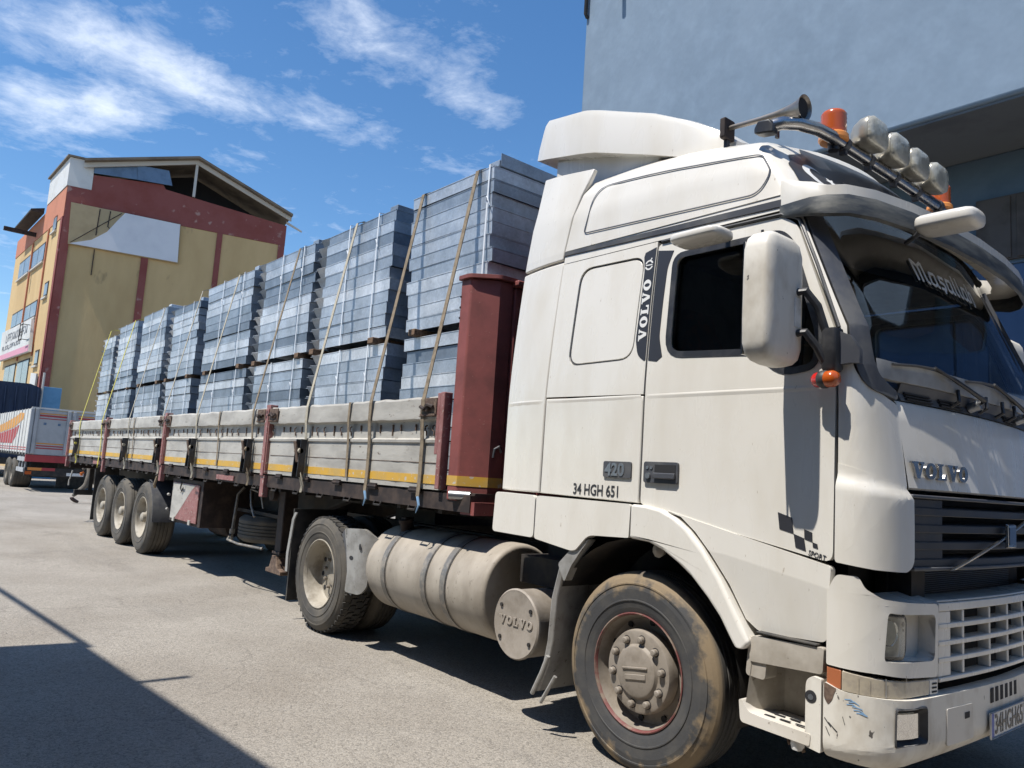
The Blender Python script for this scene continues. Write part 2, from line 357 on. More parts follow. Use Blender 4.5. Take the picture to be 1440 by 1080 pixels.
GL = {'V': (1.05, [[(0, 1), (.55, 1), (.55, .88), (.46, .88), (.63, .34), (.79, .88), (.68, .88), (.68, 1), (1.05, 1), (1.05, .88), (.97, .88), (.69, 0), (.44, 0), (.12, .88), (0, .88)]]),
      'L': (.85, [[(0, 1), (.55, 1), (.55, .88), (.42, .88), (.42, .14), (.62, .14), (.74, .38), (.85, .38), (.85, 0), (0, 0), (0, .12), (.12, .12), (.12, .88), (0, .88)]]),
      'O': (1.0, [[(.5+.5*math.cos(a), .5+.5*math.sin(a)) for a in [1.5708+i*math.pi/10 for i in range(11)]]+[(.5+.17*math.cos(a), .5+.34*math.sin(a)) for a in [4.7124-i*math.pi/10 for i in range(11)]],
                  [(.5+.5*math.cos(a), .5+.5*math.sin(a)) for a in [-1.5708+i*math.pi/10 for i in range(11)]]+[(.5+.17*math.cos(a), .5+.34*math.sin(a)) for a in [1.5708-i*math.pi/10 for i in range(11)]]])}
def slab_text(s, F, h, wscale, mb, gap=.08):
    """slab letters; F(a, b, side) maps metres on the face to a point"""
    x = 0
    for ch in s:
        w_, polys = GL[ch]
        for p_ in polys: mb.prism([((x+a*wscale)*h, b*h) for a, b in p_], lambda a, b: F(a, b, 1), lambda a, b: F(a, b, 0))
        x += (w_+gap)*wscale
    return x*h
def font_text(s, size, F, name, m, parent, extrude=0.0, sx=1.0, shear=0, bold=0.0):
    cu = bpy.data.curves.new(name, 'FONT'); cu.body = s; cu.size = size; cu.extrude = extrude; cu.shear = shear; cu.offset = bold; cu.resolution_u = 3
    ob = bpy.data.objects.new(name, cu); COL.objects.link(ob)
    me = bpy.data.meshes.new_from_object(ob); bpy.data.objects.remove(ob)
    me.name = name
    for v in me.vertices: v.co = F(v.co.x*sx, v.co.y, v.co.z)
    me.materials.clear(); me.materials.append(MATS[m])
    return link(name, me, parent, smooth=False)
def strokes(mb, lines, w, F):
    for ln in lines:
        for (a, b), (c, d) in zip(ln, ln[1:]):
            dx, dy = c-a, d-b; l = math.hypot(dx, dy) or 1; nx, ny = -dy/l*w/2, dx/l*w/2
            mb.prism([(a+nx, b+ny), (a-nx, b-ny), (c-nx, d-ny), (c+nx, d+ny)], lambda p_, q_: F(p_, q_, 1), lambda p_, q_: F(p_, q_, 0))
# ================================================================== SETTING
def ground_material():
    m = bpy.data.materials.new('asphalt'); m.use_nodes = True; t = m.node_tree; b = t.nodes['Principled BSDF']; MATS['asphalt'] = m
    b.inputs['Roughness'].default_value = .9; b.inputs['Specular IOR Level'].default_value = .25
    geo = t.nodes.new('ShaderNodeNewGeometry'); P = geo.outputs['Position']
    base = ramp(t, noise(t, P, .55, 5, .6, .3), [(.28, (.225, .20, .168)), (.5, (.275, .250, .215)), (.72, (.325, .297, .257))])
    mp = t.nodes.new('ShaderNodeMapping'); t.links.new(P, mp.inputs[0]); mp.inputs['Scale'].default_value = (.35, 2.2, 1); mp.inputs['Rotation'].default_value = (0, 0, .35)
    tracks = ramp(t, noise(t, mp.outputs[0], 1.1, 4, .6, .5), [(.55, 0.0), (.75, .55)])
    def mx(f, a, c, mode='MIX'):
        n = t.nodes.new('ShaderNodeMix'); n.data_type = 'RGBA'; n.blend_type = mode
        if isinstance(f, (int, float)): n.inputs[0].default_value = f
        else: t.links.new(f, n.inputs[0])
        t.links.new(a, n.inputs[6])
        if isinstance(c, tuple): n.inputs[7].default_value = (*c, 1)
        else: t.links.new(c, n.inputs[7])
        return n.outputs[2]
    col = mx(tracks, base, (.20, .183, .16))
    vo = t.nodes.new('ShaderNodeTexVoronoi'); vo.inputs['Scale'].default_value = 95; t.links.new(P, vo.inputs['Vector'])
    stone = ramp(t, vo.outputs['Color'], [(0, .50), (.40, 1.0), (1, 1.4)])
    col = mx(.8, col, stone, 'MULTIPLY')
    sp = ramp(t, noise(t, P, 160, 3, .6), [(.32, .30), (.45, 1.0), (.62, 1.0), (.74, 1.4)])
    col = mx(.85, col, sp, 'MULTIPLY')
    oil = ramp(t, noise(t, P, .9, 5, .7, .6), [(.62, 0.0), (.76, .6)])
    col = mx(oil, col, (.13, .118, .10))
    # cracks
    v2 = t.nodes.new('ShaderNodeTexVoronoi'); v2.feature = 'DISTANCE_TO_EDGE'; v2.inputs['Scale'].default_value = .32
    ad = t.nodes.new('ShaderNodeVectorMath'); ad.operation = 'ADD'; t.links.new(P, ad.inputs[0])
    nn = t.nodes.new('ShaderNodeTexNoise'); nn.inputs['Scale'].default_value = 1.4; nn.inputs['Detail'].default_value = 6; t.links.new(P, nn.inputs['Vector'])
    t.links.new(nn.outputs['Color'], ad.inputs[1]); t.links.new(ad.outputs[0], v2.inputs['Vector'])
    crk = ramp(t, v2.outputs['Distance'], [(0.0, .32), (.0025, 0.0)])
    col = mx(crk, col, (.09, .08, .07))
    t.links.new(col, b.inputs['Base Color'])
    bn = t.nodes.new('ShaderNodeBump'); bn.inputs['Distance'].default_value = .006; bn.inputs['Strength'].default_value = .8
    h = mth(t, 'ADD', noise(t, P, 120, 4, .6), mth(t, 'MULTIPLY', vo.outputs['Distance'], -.5))
    t.links.new(h, bn.inputs['Height']); t.links.new(bn.outputs[0], b.inputs['Normal'])
ground_material()
g = MB()
xs = [-900, -80, -40, -20, -12, -6, 0, 6, 12, 40, 900]
g.grid([[V((x, y, 0)) for y in (-900, -60, -12, -5, 0, 5, 12, 60, 900)] for x in xs])
tag(g.build('ground', 'asphalt', recalc=False, smooth=False), None, None, kind='structure')

# ------------------------------------------------------------------ blue rendered building beside the truck
mat('plaster_blue', (.175, .235, .305), .85, c2=(.15, .205, .27), sc=.8, lo=.3, hi=.75, c3=(.19, .255, .33), sc3=3.0, lo3=.45, hi3=.75, bump=.016, bsc=2.0, stretch=(1, 1, .7))
mat('soffit_grey', (.115, .13, .145), .9, c2=(.09, .10, .115), sc=1)
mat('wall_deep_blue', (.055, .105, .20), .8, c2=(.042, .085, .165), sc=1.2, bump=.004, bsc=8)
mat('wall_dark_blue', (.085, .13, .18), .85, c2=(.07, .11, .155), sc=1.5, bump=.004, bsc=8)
mat('shutter_brown', (.075, .062, .055), .7, c2=(.055, .045, .04), sc=3)
bb = thing('warehouse_building', 'tall pale blue rendered building with dark overhang behind the truck cab', 'building', (3, 7, 0))
m = MB(); X0, X1, Y0, ZS = -7.95, 13.0, 7.0, 6.53
m.box(X0, X1, Y0, 17, ZS+.02, 14.5); m.build('upper_wall', 'plaster_blue', bb, bev=.05, seg=3)
m = MB(); m.box(X0+.02, X1, Y0+.05, 8.62, ZS-.02, ZS+.016); m.build('soffit', 'soffit_grey', bb)
m = MB(); m.box(X0, X1, 8.63, 8.9, 4.88, ZS-.025); m.build('recessed_wall', 'wall_dark_blue', bb)
m = MB(); m.box(X0, X1, 8.66, 8.9, 0, 4.875); m.build('lower_wall', 'wall_deep_blue', bb)
m = MB(); m.box(X0, X0+.5, 7.05, 8.62, 0, ZS-.03); m.build('pier', 'plaster_blue', bb)
sh = MB(); sh.box(-1.25, 3.2, 8.585, 8.627, 4.93, 5.86); sh = sh.build('shutter', 'shutter_brown', bb)
for i in range(9):
    q = MB(); q.box(-1.25+i*.5+.012, -1.25+i*.5+.44, 8.565, 8.584, 4.95, 5.84); q.build('plank', 'shutter_brown', sh, bev=.006)
dp = MB(); dp.tube([(X0+.06, 6.93, 14.3), (X0+.06, 6.93, 11.02), (X0+.06, 6.99, 10.95)], .04, 10); dp.build('downpipe', 'chassis', bb)
for x_, z_ in ((-6.9, 10.95), (-5.2, 10.85)):
    q = MB(); q.cyl((x_, 6.78, z_+.05), (x_, 7.02, z_+.05), .05, 10); q.build('weep_pipe', 'chassis', bb)

# ------------------------------------------------------------------ yellow and red building at the far left
mat('wall_yellow', (.57, .405, .20), .85, c2=(.47, .325, .155), sc=.35, lo=.4, hi=.7, c3=(.36, .26, .13), sc3=1.1, lo3=.66, hi3=.74, bump=.01, bsc=3, stretch=(1, 1, .4))
mat('wall_red', (.24, .072, .062), .85, c2=(.22, .06, .05), sc=.6, c3=(.36, .22, .19), sc3=1.3, lo3=.62, hi3=.70, bump=.01, bsc=3)
mat('wall_orange', (.50, .20, .12), .85, c2=(.44, .18, .11), sc=.5)
mat('sheet_white', (.62, .62, .60), .6, c2=(.52, .52, .50), sc=.8)
mat('banner', (.66, .67, .70), .7, c2=(.60, .61, .65), sc=.6)
mat('banner_tan', (.40, .31, .18), .8, c2=(.34, .26, .15), sc=.8)
mat('sheet_blue', (.13, .20, .30), .45, .3, c2=(.10, .16, .25), sc=1.5)
mat('roof_sheet', (.17, .14, .105), .7, c2=(.11, .09, .07), sc=1)
mat('pane_grey', (.20, .21, .21), .15, c2=(.32, .33, .32), sc=.8)
mat('frame_pale', (.50, .48, .44), .6)
mat('pink', (.62, .30, .38), .7)
mat('sign_ink', (.09, .10, .12), .7)
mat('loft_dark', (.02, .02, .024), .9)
C0 = V((-52.1, 4.37, 0)); U = V((.19, .9818, 0)); NR = V((.9818, -.19, 0)); WL = V((-.9993, -.038, 0)); NL = V((.038, -.9993, 0))
def RF(u, z, d=0.0): return C0+U*u+V((0, 0, z))+NR*d
def LF(w, z, d=0.0): return C0+WL*w+V((0, 0, z))+NL*d
def flat(name, poly, F, d0, d1, m_, parent, bev=0):
    q = MB(); q.prism(poly, lambda a, b: F(a, b, d1), lambda a, b: F(a, b, d0)); return q.build(name, m_, parent, bev=bev, smooth=False)
lb = thing('factory_building', 'tall yellow and maroon building with open gable and torn white banner at left', 'building', tuple(C0))
BK = 16.2
core = MB(); bl = C0+WL*BK; br = C0+U*13.75; bk = br+WL*BK
core.loft([[C0+V((0, 0, z))-NR*.3-NL*.3, br+V((0, 0, z))-NR*.3, bk+V((0, 0, z)), bl+V((0, 0, z))-NL*.3] for z in (0, 16.9)]); core.build('core', 'wall_yellow', lb, smooth=False)
flat('gable_wall', [(0, 0), (13.75, 0), (13.75, 16.95), (0, 16.95)], RF, -.3, 0, 'wall_yellow', lb)
rb = flat('red_band', [(0, 16.96), (13.75, 16.96), (13.75, 18.45), (7.4, 19.05), (5.62, 19.22), (5.45, 19.5), (1.3, 19.15), (1.3, 18.12), (0, 18.12)], RF, -.3, .04, 'wall_red', lb)
for a, b, top in ((0.0, .47, 16.95), (4.65, 5.08, 16.95), (9.15, 9.5, 16.95), (13.3, 13.72, 16.95)): flat('pilaster', [(a, 0), (b, 0), (b, top), (a, top)], RF, .002, .09, 'wall_red', lb)
flat('side_wall', [(0, 0), (BK, 0), (BK, 16.1), (0, 16.1)], LF, -.3, 0, 'wall_yellow', lb)
flat('side_band', [(0, 16.11), (BK, 16.11), (BK, 17.5), (6, 17.6), (5.9, 18.1), (0, 18.1)], LF, -.3, .03, 'wall_orange', lb)
flat('corner_strip', [(0.01, 0), (.5, 0), (.5, 16.1), (.01, 16.1)], LF, .002, .07, 'wall_red', lb)
pb = MB(); pb.loft([[RF(-.06, z, .06), RF(1.32, z, .06), RF(1.32, z, .06)+WL*5.8, LF(5.85, z, .06)] for z in (18.13, 20.0)]); pb.build('parapet_box', 'sheet_white', lb, smooth=False)
pc = MB(); pc.loft([[RF(-.2, z, .2), RF(1.0, z, .2), RF(1.0, z, .06)+WL*6, LF(6.0, z, .2)] for z in (20.01, 20.12)]); pc.build('parapet_cap', 'roof_sheet', lb, smooth=False)
# roof
for (ua, za), (ub, zb) in (((7.4, 21.65), (13.98, 19.05)), ((.75, 19.75), (7.4, 21.65))):
    q = MB(); k = []
    for d in (.75, -13.5): k.append([RF(ua, za, d), RF(ub, zb, d), RF(ub, zb+.16, d), RF(ua, za+.16, d)])
    rs = (q.loft(k)).build('roof_slope', 'roof_sheet', lb, smooth=False)
    q = MB()
    for d in (.62, .5):
        pass
    q.loft([[RF(ua, za-.32, d), RF(ub, zb-.28, d), RF(ub, zb-.01, d), RF(ua, za-.01, d)] for d in (.35, .22)]); q.build('rafter', 'frame_pale', lb, smooth=False)
q = MB(); q.loft([[RF(7.28, z, .3), RF(7.45, z, .3), RF(7.45, z, .15), RF(7.28, z, .15)] for z in (19.06, 21.4)]); q.build('gable_post', 'frame_pale', lb, smooth=False)
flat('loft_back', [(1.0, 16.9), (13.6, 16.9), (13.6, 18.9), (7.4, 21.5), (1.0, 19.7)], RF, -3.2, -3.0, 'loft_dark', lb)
flat('wall_sheet', [(1.34, 19.25), (4.0, 19.45), (3.75, 20.55), (1.34, 20.0)], RF, .08, .14, 'sheet_blue', lb)
flat('wall_sheet', [(3.9, 19.42), (5.98, 19.52), (5.68, 20.5), (3.75, 20.42)], RF, .15, .20, 'sheet_blue', lb)
flat('gutter_pipe', [(13.7, 18.62), (14.85, 18.2), (14.87, 18.3), (13.72, 18.78)], RF, -.05, .05, 'frame_pale', lb)
bnr = flat('banner_frame', [(.3, 17.05), (6.78, 17.0), (6.9, 14.3), (.42, 14.34)], RF, .1, .16, 'banner_tan', lb)
flat('banner', rpoly([(3.4, 17.02), (6.74, 16.97), (6.85, 14.36), (.5, 14.38), (1.7, 14.85), (2.5, 15.55), (3.0, 16.4)], 0), RF, .17, .21, 'banner', lb)
for a, b in (((.55, 14.45), (3.2, 16.95)), ((1.9, 15.2), (1.95, 16.95)), ((2.5, 15.9), (2.55, 16.95)), ((2.5, 15.9), (3.1, 15.4))):
    flat('strut', [(a[0]-.03, a[1]), (a[0]+.03, a[1]), (b[0]+.03, b[1]), (b[0]-.03, b[1])], RF, .162, .19, 'chassis_brown', bnr)
flat('drain_pipe', [(1.9, 12.6), (1.95, 12.6), (1.95, 14.3), (1.9, 14.3)], RF, .002, .06, 'chassis_brown', lb)
def bwin(w0, w1, z0, z1, n):
    o = flat('window', [(w0, z0), (w1, z0), (w1, z1), (w0, z1)], LF, .003, .03, 'chassis_brown', lb)
    for i in range(n):
        a = w0+.12+(w1-w0-.12)/n*i; b = w0+(w1-w0-.12)/n*(i+1)
        flat('pane', [(a, z0+.12), (b, z0+.12), (b, z1-.12), (a, z1-.12)], LF, .034, .05, 'pane_grey', o)
    flat('sill', [(w0-.1, z0-.14), (w1+.1, z0-.14), (w1+.1, z0-.02), (w0-.1, z0-.02)], LF, .003, .14, 'frame_pale', o)
for z0, z1 in ((13.95, 15.3), (10.1, 11.3), (5.1, 7.3)):
    bwin(4.5, 8.7, z0, z1, 2); bwin(9.3, 13.7, z0, z1, 2)
for z0, z1 in ((15.55, 16.6), (11.15, 12.15), (6.65, 7.65)): bwin(1.7, 2.9, z0, z1, 1)
for w_ in (3.9, 9.0): flat('side_pilaster', [(w_-.1, 7.4), (w_+.1, 7.4), (w_+.1, 16.0), (w_-.1, 16.0)], LF, .003, .1, 'wall_orange', lb)
q = MB(); q.obox(LF(8.6, 16.55, .9), WL*.12, NL*1.1, V((0, 0, .14))); q.build('bracket_beam', 'chassis_brown', lb, smooth=False)
q = MB(); q.loft([[LF(6.2, 17.6, .1), LF(12.5, 17.5, .1), LF(12.5, 17.5, .9), LF(6.2, 17.6, .9)], [LF(6.2, 18.0, .1), LF(12.5, 17.8, .1), LF(12.5, 17.6, .9), LF(6.2, 17.75, .9)]]); q.build('canopy', 'chassis', lb, smooth=False)
sg = flat('shop_sign', [(3.6, 7.62), (15.0, 7.75), (15.2, 10.0), (4.1, 9.85)], LF, .12, .3, 'sheet_white', None); tag(sg, 'white shop sign with dark lettering above a pink strip on the yellow building', 'sign')
flat('pink_strip', [(3.7, 7.66), (14.9, 7.78), (14.95, 8.15), (3.75, 8.1)], LF, .303, .315, 'pink', sg)
q = MB(); rs_ = random.Random(3)
for row, z0, h, w0, w1 in ((0, 9.0, .55, 5.0, 12.5), (1, 8.45, .28, 7.0, 14.0)):
    w_ = w0
    while w_ < w1:
        l = rs_.uniform(.28, .5); st = rs_.choice([[[(0, 0), (.0, 1), (.8, 1)], [(0, .5), (.7, .5)]], [[(0, 0), (.4, 1), (.8, 0)], [(.2, .4), (.6, .4)]], [[(0, 1), (0, 0), (.8, 0)]], [[(.8, 1), (0, .8), (.8, .3), (0, 0)]]])
        strokes(q, [[(w_+l*(1-a), z0+h*b) for a, b in ln] for ln in st], .09, lambda a, b, s_: LF(a, b, .303+.012*s_)); w_ += l+.2
q.build('lettering', 'sign_ink', sg, smooth=False)
ss = flat('small_sign', [(.75, 4.3), (2.5, 4.3), (2.45, 6.15), (.7, 6.0)], LF, .08, .18, 'sheet_white', None); tag(ss, 'small white board low on the corner of the yellow building', 'sign')
sr = MB()
for z_ in (8.4, 8.9, 9.4): sr.obox(LF(4.4, z_, .75), WL*.5, NL*.02, V((0, 0, .03)))
for w_ in (3.95, 4.85): sr.obox(LF(w_, 8.9, .75), WL*.02, NL*.02, V((0, 0, .6)))
for z_ in (8.4, 9.4): sr.obox(LF(3.95, z_, .55), WL*.02, NL*.22, V((0, 0, .02)))
sr.build('sign_rack', 'chassis', lb, smooth=False)
# low far-off building and pole at the left edge
fb = thing('distant_shed', 'low distant shed at the far left edge behind the parked trailer', 'building', (-150, -6, 0))
q = MB(); q.box(-165, -150, -16, 4, 0, 9); q.build('wall', 'wall_orange', fb, smooth=False)
q = MB(); q.box(-166, -149, -17, 5, 9.01, 10.2); q.build('roof', 'chassis', fb, smooth=False)
q = MB(); q.cyl((-120, -4.7, 0), (-120, -4.7, 16), .14, 8); tag(q.build('utility_pole', 'chassis'), 'thin dark pole standing at the far left edge', 'pole')
mat('wall_opposite', (.42, .42, .40), .85, c2=(.33, .33, .31), sc=.5)
op = thing('opposite_building', 'grey building across the street, mirrored in the windscreen', 'building', (24, 8, 0))
q = MB(); q.box(22, 30, -4, 30, 0, 11); q.build('wall', 'wall_opposite', op, smooth=False)
for i in range(6):
    for z_ in (2.5, 6.5): q = MB(); q.box(21.9, 21.98, -2+i*5, .5+i*5, z_, z_+1.8); q.build('window', 'pane_grey', op, smooth=False)
# ------------------------------------------------------------------ building behind the camera: only its shadow is in the picture
sb = thing('shading_building', 'low building behind the camera whose shadow falls lower left', 'building', (3, -6, 0))
H = 6.0; k0 = V((-4.40, -4.62, 0)); ex_ = V((1, .085, 0)).normalized(); ey_ = V((.06, -1, 0)).normalized()
q = MB(); q.loft([[k0+V((0, 0, z)), k0+ex_*17+V((0, 0, z)), k0+ex_*17+ey_*9+V((0, 0, z)), k0+ey_*9+V((0, 0, z))] for z in (0, H)]); q.build('wall', 'soffit_grey', sb, smooth=False)
q = MB(); q.obox(k0+ex_*1.32+V((0, .1, H-.02)), V((.03, 0, 0)), V((0, .22, 0)), V((0, 0, .02))); q.build('roof_pipe', 'chassis', sb, smooth=False)
q = MB(); q.tube([k0+ex_*.2+V((0, .02, H-.03)), k0-ex_*6+V((0, .0, H-.03)), k0-ex_*13+V((0, 0, H+.2))], .035, 8); q.build('roof_cable', 'chassis', sb)
# ================================================================== TRACTOR UNIT
TR = thing('truck_tractor', 'white sleeper cab tractor unit with roof light bar and orange beacons', 'truck', (0, 1.25, 0))
def ysd(z): return .07*max(0, (z-1.95)/.95)**1.5
def S(t, z): return V((t, ysd(z), z))
def xc(z): return lerp([(0, 1.125), (2.08, 1.125), (2.25, 1.112), (2.82, .875), (2.97, .82)], z)
def rx(z): return lerp([(0, .175), (1.5, .175), (1.97, .106), (2.05, .104), (2.85, .10)], z)
def ry(z): return lerp([(0, .30), (1.97, .30), (2.1, .26), (2.85, .24)], z)
def bow(z): return lerp([(0, .06), (1.97, .07), (2.05, .08), (2.85, .13)], z)
def fxc(y, z):
    y1 = ysd(z)+ry(z); return xc(z)+rx(z)+bow(z)*(1-((y-1.25)/(1.25-y1))**2)
def Cn(t, z):
    if t <= 1:
        a = t*math.pi/2; e = lerp([(1.9, .74), (2.1, 1.0)], z); return V((xc(z)+rx(z)*(math.sin(a)**e if a > 0 else a*2), ysd(z)+ry(z)*(1-math.cos(a)**e), z))
    y = ysd(z)+ry(z)+(t-1); return V((fxc(y, z), y, z))
def mirrored(o):
    c = o.copy(); COL.objects.link(c); c.parent = o.parent; c.matrix_parent_inverse = o.matrix_parent_inverse.copy()
    c.scale = (1, -1, 1); c.location = (0, 2.5, 0)
    for ch in o.children:
        k = ch.copy(); COL.objects.link(k); k.parent = c; k.matrix_parent_inverse = ch.matrix_parent_inverse.copy()
    return c
ZC = [1.95+.1*i for i in range(0, 12)]
# ---- side panels
mirrored(panel('deflector_panel', [(-1.21, 1.405), (-.785, 1.405), (-.775, 2.0), (-.745, 2.885), (-1.185, 2.875), (-1.20, 2.2)], lambda t, z: S(t, z)+V((0, .05*((-.78-t)/.42)**2 if t < -.78 else 0, 0)), .03, 'white', TR, cz=ZC, ct=[-.9, -1.0, -1.1], bev=.008))
mirrored(panel('deflector_panel', [(-1.185, 2.892), (-.755, 2.902), (-.748, 2.97), (-.712, 3.17), (-.665, 3.32), (-.622, 3.41), (-.59, 3.50), (-1.12, 3.575), (-1.125, 3.32)], lambda t, z: V((t, lerp([(2.87, ysd(2.87)), (2.955, .070), (3.187, .088), (3.326, .112), (3.6, .165)], z)+(.05*((-.78-t)/.42)**2 if t < -.78 else 0), z)), .03, 'white', TR, cz=ZC+[2.955, 3.08, 3.187, 3.26, 3.326, 3.37, 3.408, 3.43], ct=[-.9, -1.0, -1.1], bev=.008))
mirrored(panel('locker_door', [(-.772, 1.405), (.018, 1.395), (.022, 1.978), (-.766, 1.99)], S, .03, 'white', TR, cz=[1.95], bev=.005))
rec = rpoly([(-.60, 2.185), (-.075, 2.19), (-.055, 2.80), (-.575, 2.81)], [.09, .10, .09, .10], 6)
mirrored(panel('sleeper_side', [(-.766, 2.0), (.022, 1.988), (.026, 2.868), (-.744, 2.868)], S, .03, 'white', TR, holes=[rec], cz=ZC, bev=.005))
rec2 = rpoly([(-.588, 2.197), (-.087, 2.202), (-.067, 2.788), (-.563, 2.798)], [.085, .095, .085, .095], 6)
mirrored(panel('blank_window', rec2, S, .03, 'white', TR, cz=ZC, bev=.012, lift=-.006))
ribbon('blank_window_seal', rpoly([(-.594, 2.191), (-.081, 2.196), (-.061, 2.794), (-.569, 2.804)], [.088, .098, .088, .098], 6), S, .013, 'grey_plastic', TR, lift=-.012, closed=True)
doorp = rpoly([(.034, 1.39), (1.112, 1.212), (1.116, 2.2), (.885, 2.785), (.80, 2.838), (.037, 2.848)], [.03, .05, .05, .06, .08, .03], 4)
winp = rpoly([(.165, 2.755), (.168, 2.195), (.72, 2.165), (.85, 2.05), (1.02, 2.075), (1.03, 2.23), (.865, 2.69), (.80, 2.755)], [.06, .10, .1, .1, .05, .05, .06, .05], 5)
DOOR = panel('door', doorp, S, .035, 'white', TR, holes=[winp], cz=[1.73]+ZC, bev=.006)
ribbon('window_rubber', winp, S, .034, 'black_plastic', DOOR, lift=.003, closed=True)
# raised crease along door, locker and deflector
for a, b in ((-1.19, -.80), (-.755, .005), (.05, 1.10)):
    q = MB(); n = 12; k = []
    for i in range(n+1):
        x = a+(b-a)*i/n; e = math.sin(math.pi*i/n)**.35 if 0 < i < n else .02
        yo = .05*((-.78-x)/.42)**2 if x < -.78 else 0
        k.append([V((x, yo+.0006, 1.958)), V((x, yo-.0022*e, 1.974)), V((x, yo-.0028*e, 1.978)), V((x, yo+.0006, 1.986))])
    q.loft(k, closed=False); q.build('crease', 'white', DOOR if a > 0 else TR)
pane = MB(); k = rpoly([(.13, 2.79), (.13, 2.16), (.72, 2.12), (.85, 2.01), (1.05, 2.04), (1.06, 2.25), (.88, 2.72), (.82, 2.79)], .05)
panel('window_pane', k, lambda t, z: S(t, z)+V((0, .028, 0)), .004, 'side_glass', DOOR, cz=ZC, bev=0)
q = MB(); q.obox((.70, ysd(2.45)+.016, 2.46), (.006, 0, 0), (0, .012, 0), (0, .02, .33)); q.build('window_divider', 'black_plastic', DOOR)
mirrored(DOOR)
# ---- decals on pillar and door
def on(P, lift): return lambda a, b, s_=1: V(P(a, b))+surf_normal(P, a, b)*(lift*s_)
panel('pillar_decal', rpoly([(-.062, 2.79), (-.048, 2.70), (-.052, 2.5), (-.062, 2.3), (-.04, 2.21), (.010, 2.175), (.020, 2.18), (.022, 2.835), (-.055, 2.815)], [0, .02, .0, .02, .03, .01, 0, 0, 0]), S, .002, 'decal_black', TR, cz=ZC, bev=0, lift=.0022)
panel('door_decal', rpoly([(.040, 2.81), (.150, 2.79), (.118, 2.70), (.110, 2.5), (.106, 2.30), (.135, 2.19), (.10, 2.165), (.040, 2.175)], [0, 0, .03, 0, .03, .0, .0, 0]), S, .002, 'decal_black', DOOR, cz=ZC, bev=0, lift=.0022)
q = MB(); slab_text('VOLVO', lambda a, b, s_: S(.012-b, 2.29+a)+V((0, -.0026-.001*s_, 0)), .056, 1.16, q, .14); q.build('lettering', 'decal_white', TR, smooth=False)
q = MB(); rr = []
for k_ in range(2):
    a0 = R(20+180*k_); pts = [(.030*math.cos(a0+R(140)*i/10), .030*math.sin(a0+R(140)*i/10)) for i in range(11)]+[(.021*math.cos(a0+R(140)*i/10), .021*math.sin(a0+R(140)*i/10)) for i in range(10, -1, -1)]
    q.prism(pts, lambda a, b: S(-.018+a, 2.735+b)+V((0, -.0036, 0)), lambda a, b: S(-.018+a, 2.735+b)+V((0, -.0026, 0)))
strokes(q, [[(.0, .023), (.018, .038)], [(.018, .038), (.010, .038)], [(-.024, .0), (.024, .0)]], .006, lambda a, b, s_: S(-.018+a, 2.735+b)+V((0, -.0026-.001*s_, 0)))
q.build('round_emblem', 'decal_white', TR, smooth=False)
q = MB()
for p4 in ([(.85, 1.41), (.92, 1.39), (.93, 1.32), (.86, 1.335)], [(.93, 1.32), (.98, 1.305), (.99, 1.25), (.94, 1.262)], [(.98, 1.345), (1.018, 1.333), (1.02, 1.292), (.982, 1.303)], [(1.02, 1.292), (1.042, 1.286), (1.046, 1.266), (1.022, 1.271)]):
    q.prism(p4, lambda a, b: V((a, -.0022, b)), lambda a, b: V((a, 0, b)))
q.build('chequered_decal', 'decal_black', DOOR, smooth=False)
font_text('SPORT', .034, lambda a, b, c: V((1.000+a, -.0024-c, 1.236+b-.22*a)), 'lettering', 'decal_black', DOOR, extrude=.0006, sx=.80, shear=.2)
font_text('34 HGH 651', .088, lambda a, b, c: V((-.485+a, -.002-c, 1.418+b)), 'registration_lettering', 'decal_black', TR, extrude=.0008, sx=.80, bold=.0012)
bd = MB(); bd.prism(rrect(-.242, -.035, 1.525, 1.615, .012), lambda a, b: V((a, -.010, b)), lambda a, b: V((a, .0, b))); bd = bd.build('number_badge', 'grey_plastic', TR, bev=.003)
font_text('420', .098, lambda a, b, c: V((-.226+a, -.012-c, 1.537+b)), 'badge_lettering', 'steel', bd, extrude=.0015, sx=.98, bold=.003)
h = MB(); h.prism(rrect(.058, .285, 1.508, 1.620, .014), lambda a, b: V((a, -.014, b)), lambda a, b: V((a, .0, b))); h = h.build('door_handle', 'grey_plastic', DOOR, bev=.004)
q = MB(); q.box(.135, .272, -.0165, -.0145, 1.556, 1.605); q.build('handle_recess', 'interior', h)
q = MB(); q.box(.132, .274, -.030, -.015, 1.532, 1.562); q.build('lever', 'grey_plastic', h, bev=.004)
q = MB(); q.cyl((.093, -.024, 1.545), (.093, -.013, 1.545), .016, 14); q.cyl((.085, -.018, 1.588), (.085, -.013, 1.588), .009, 10); q.cyl((.112, -.018, 1.588), (.112, -.013, 1.588), .009, 10); q.build('lock', 'steel', h)
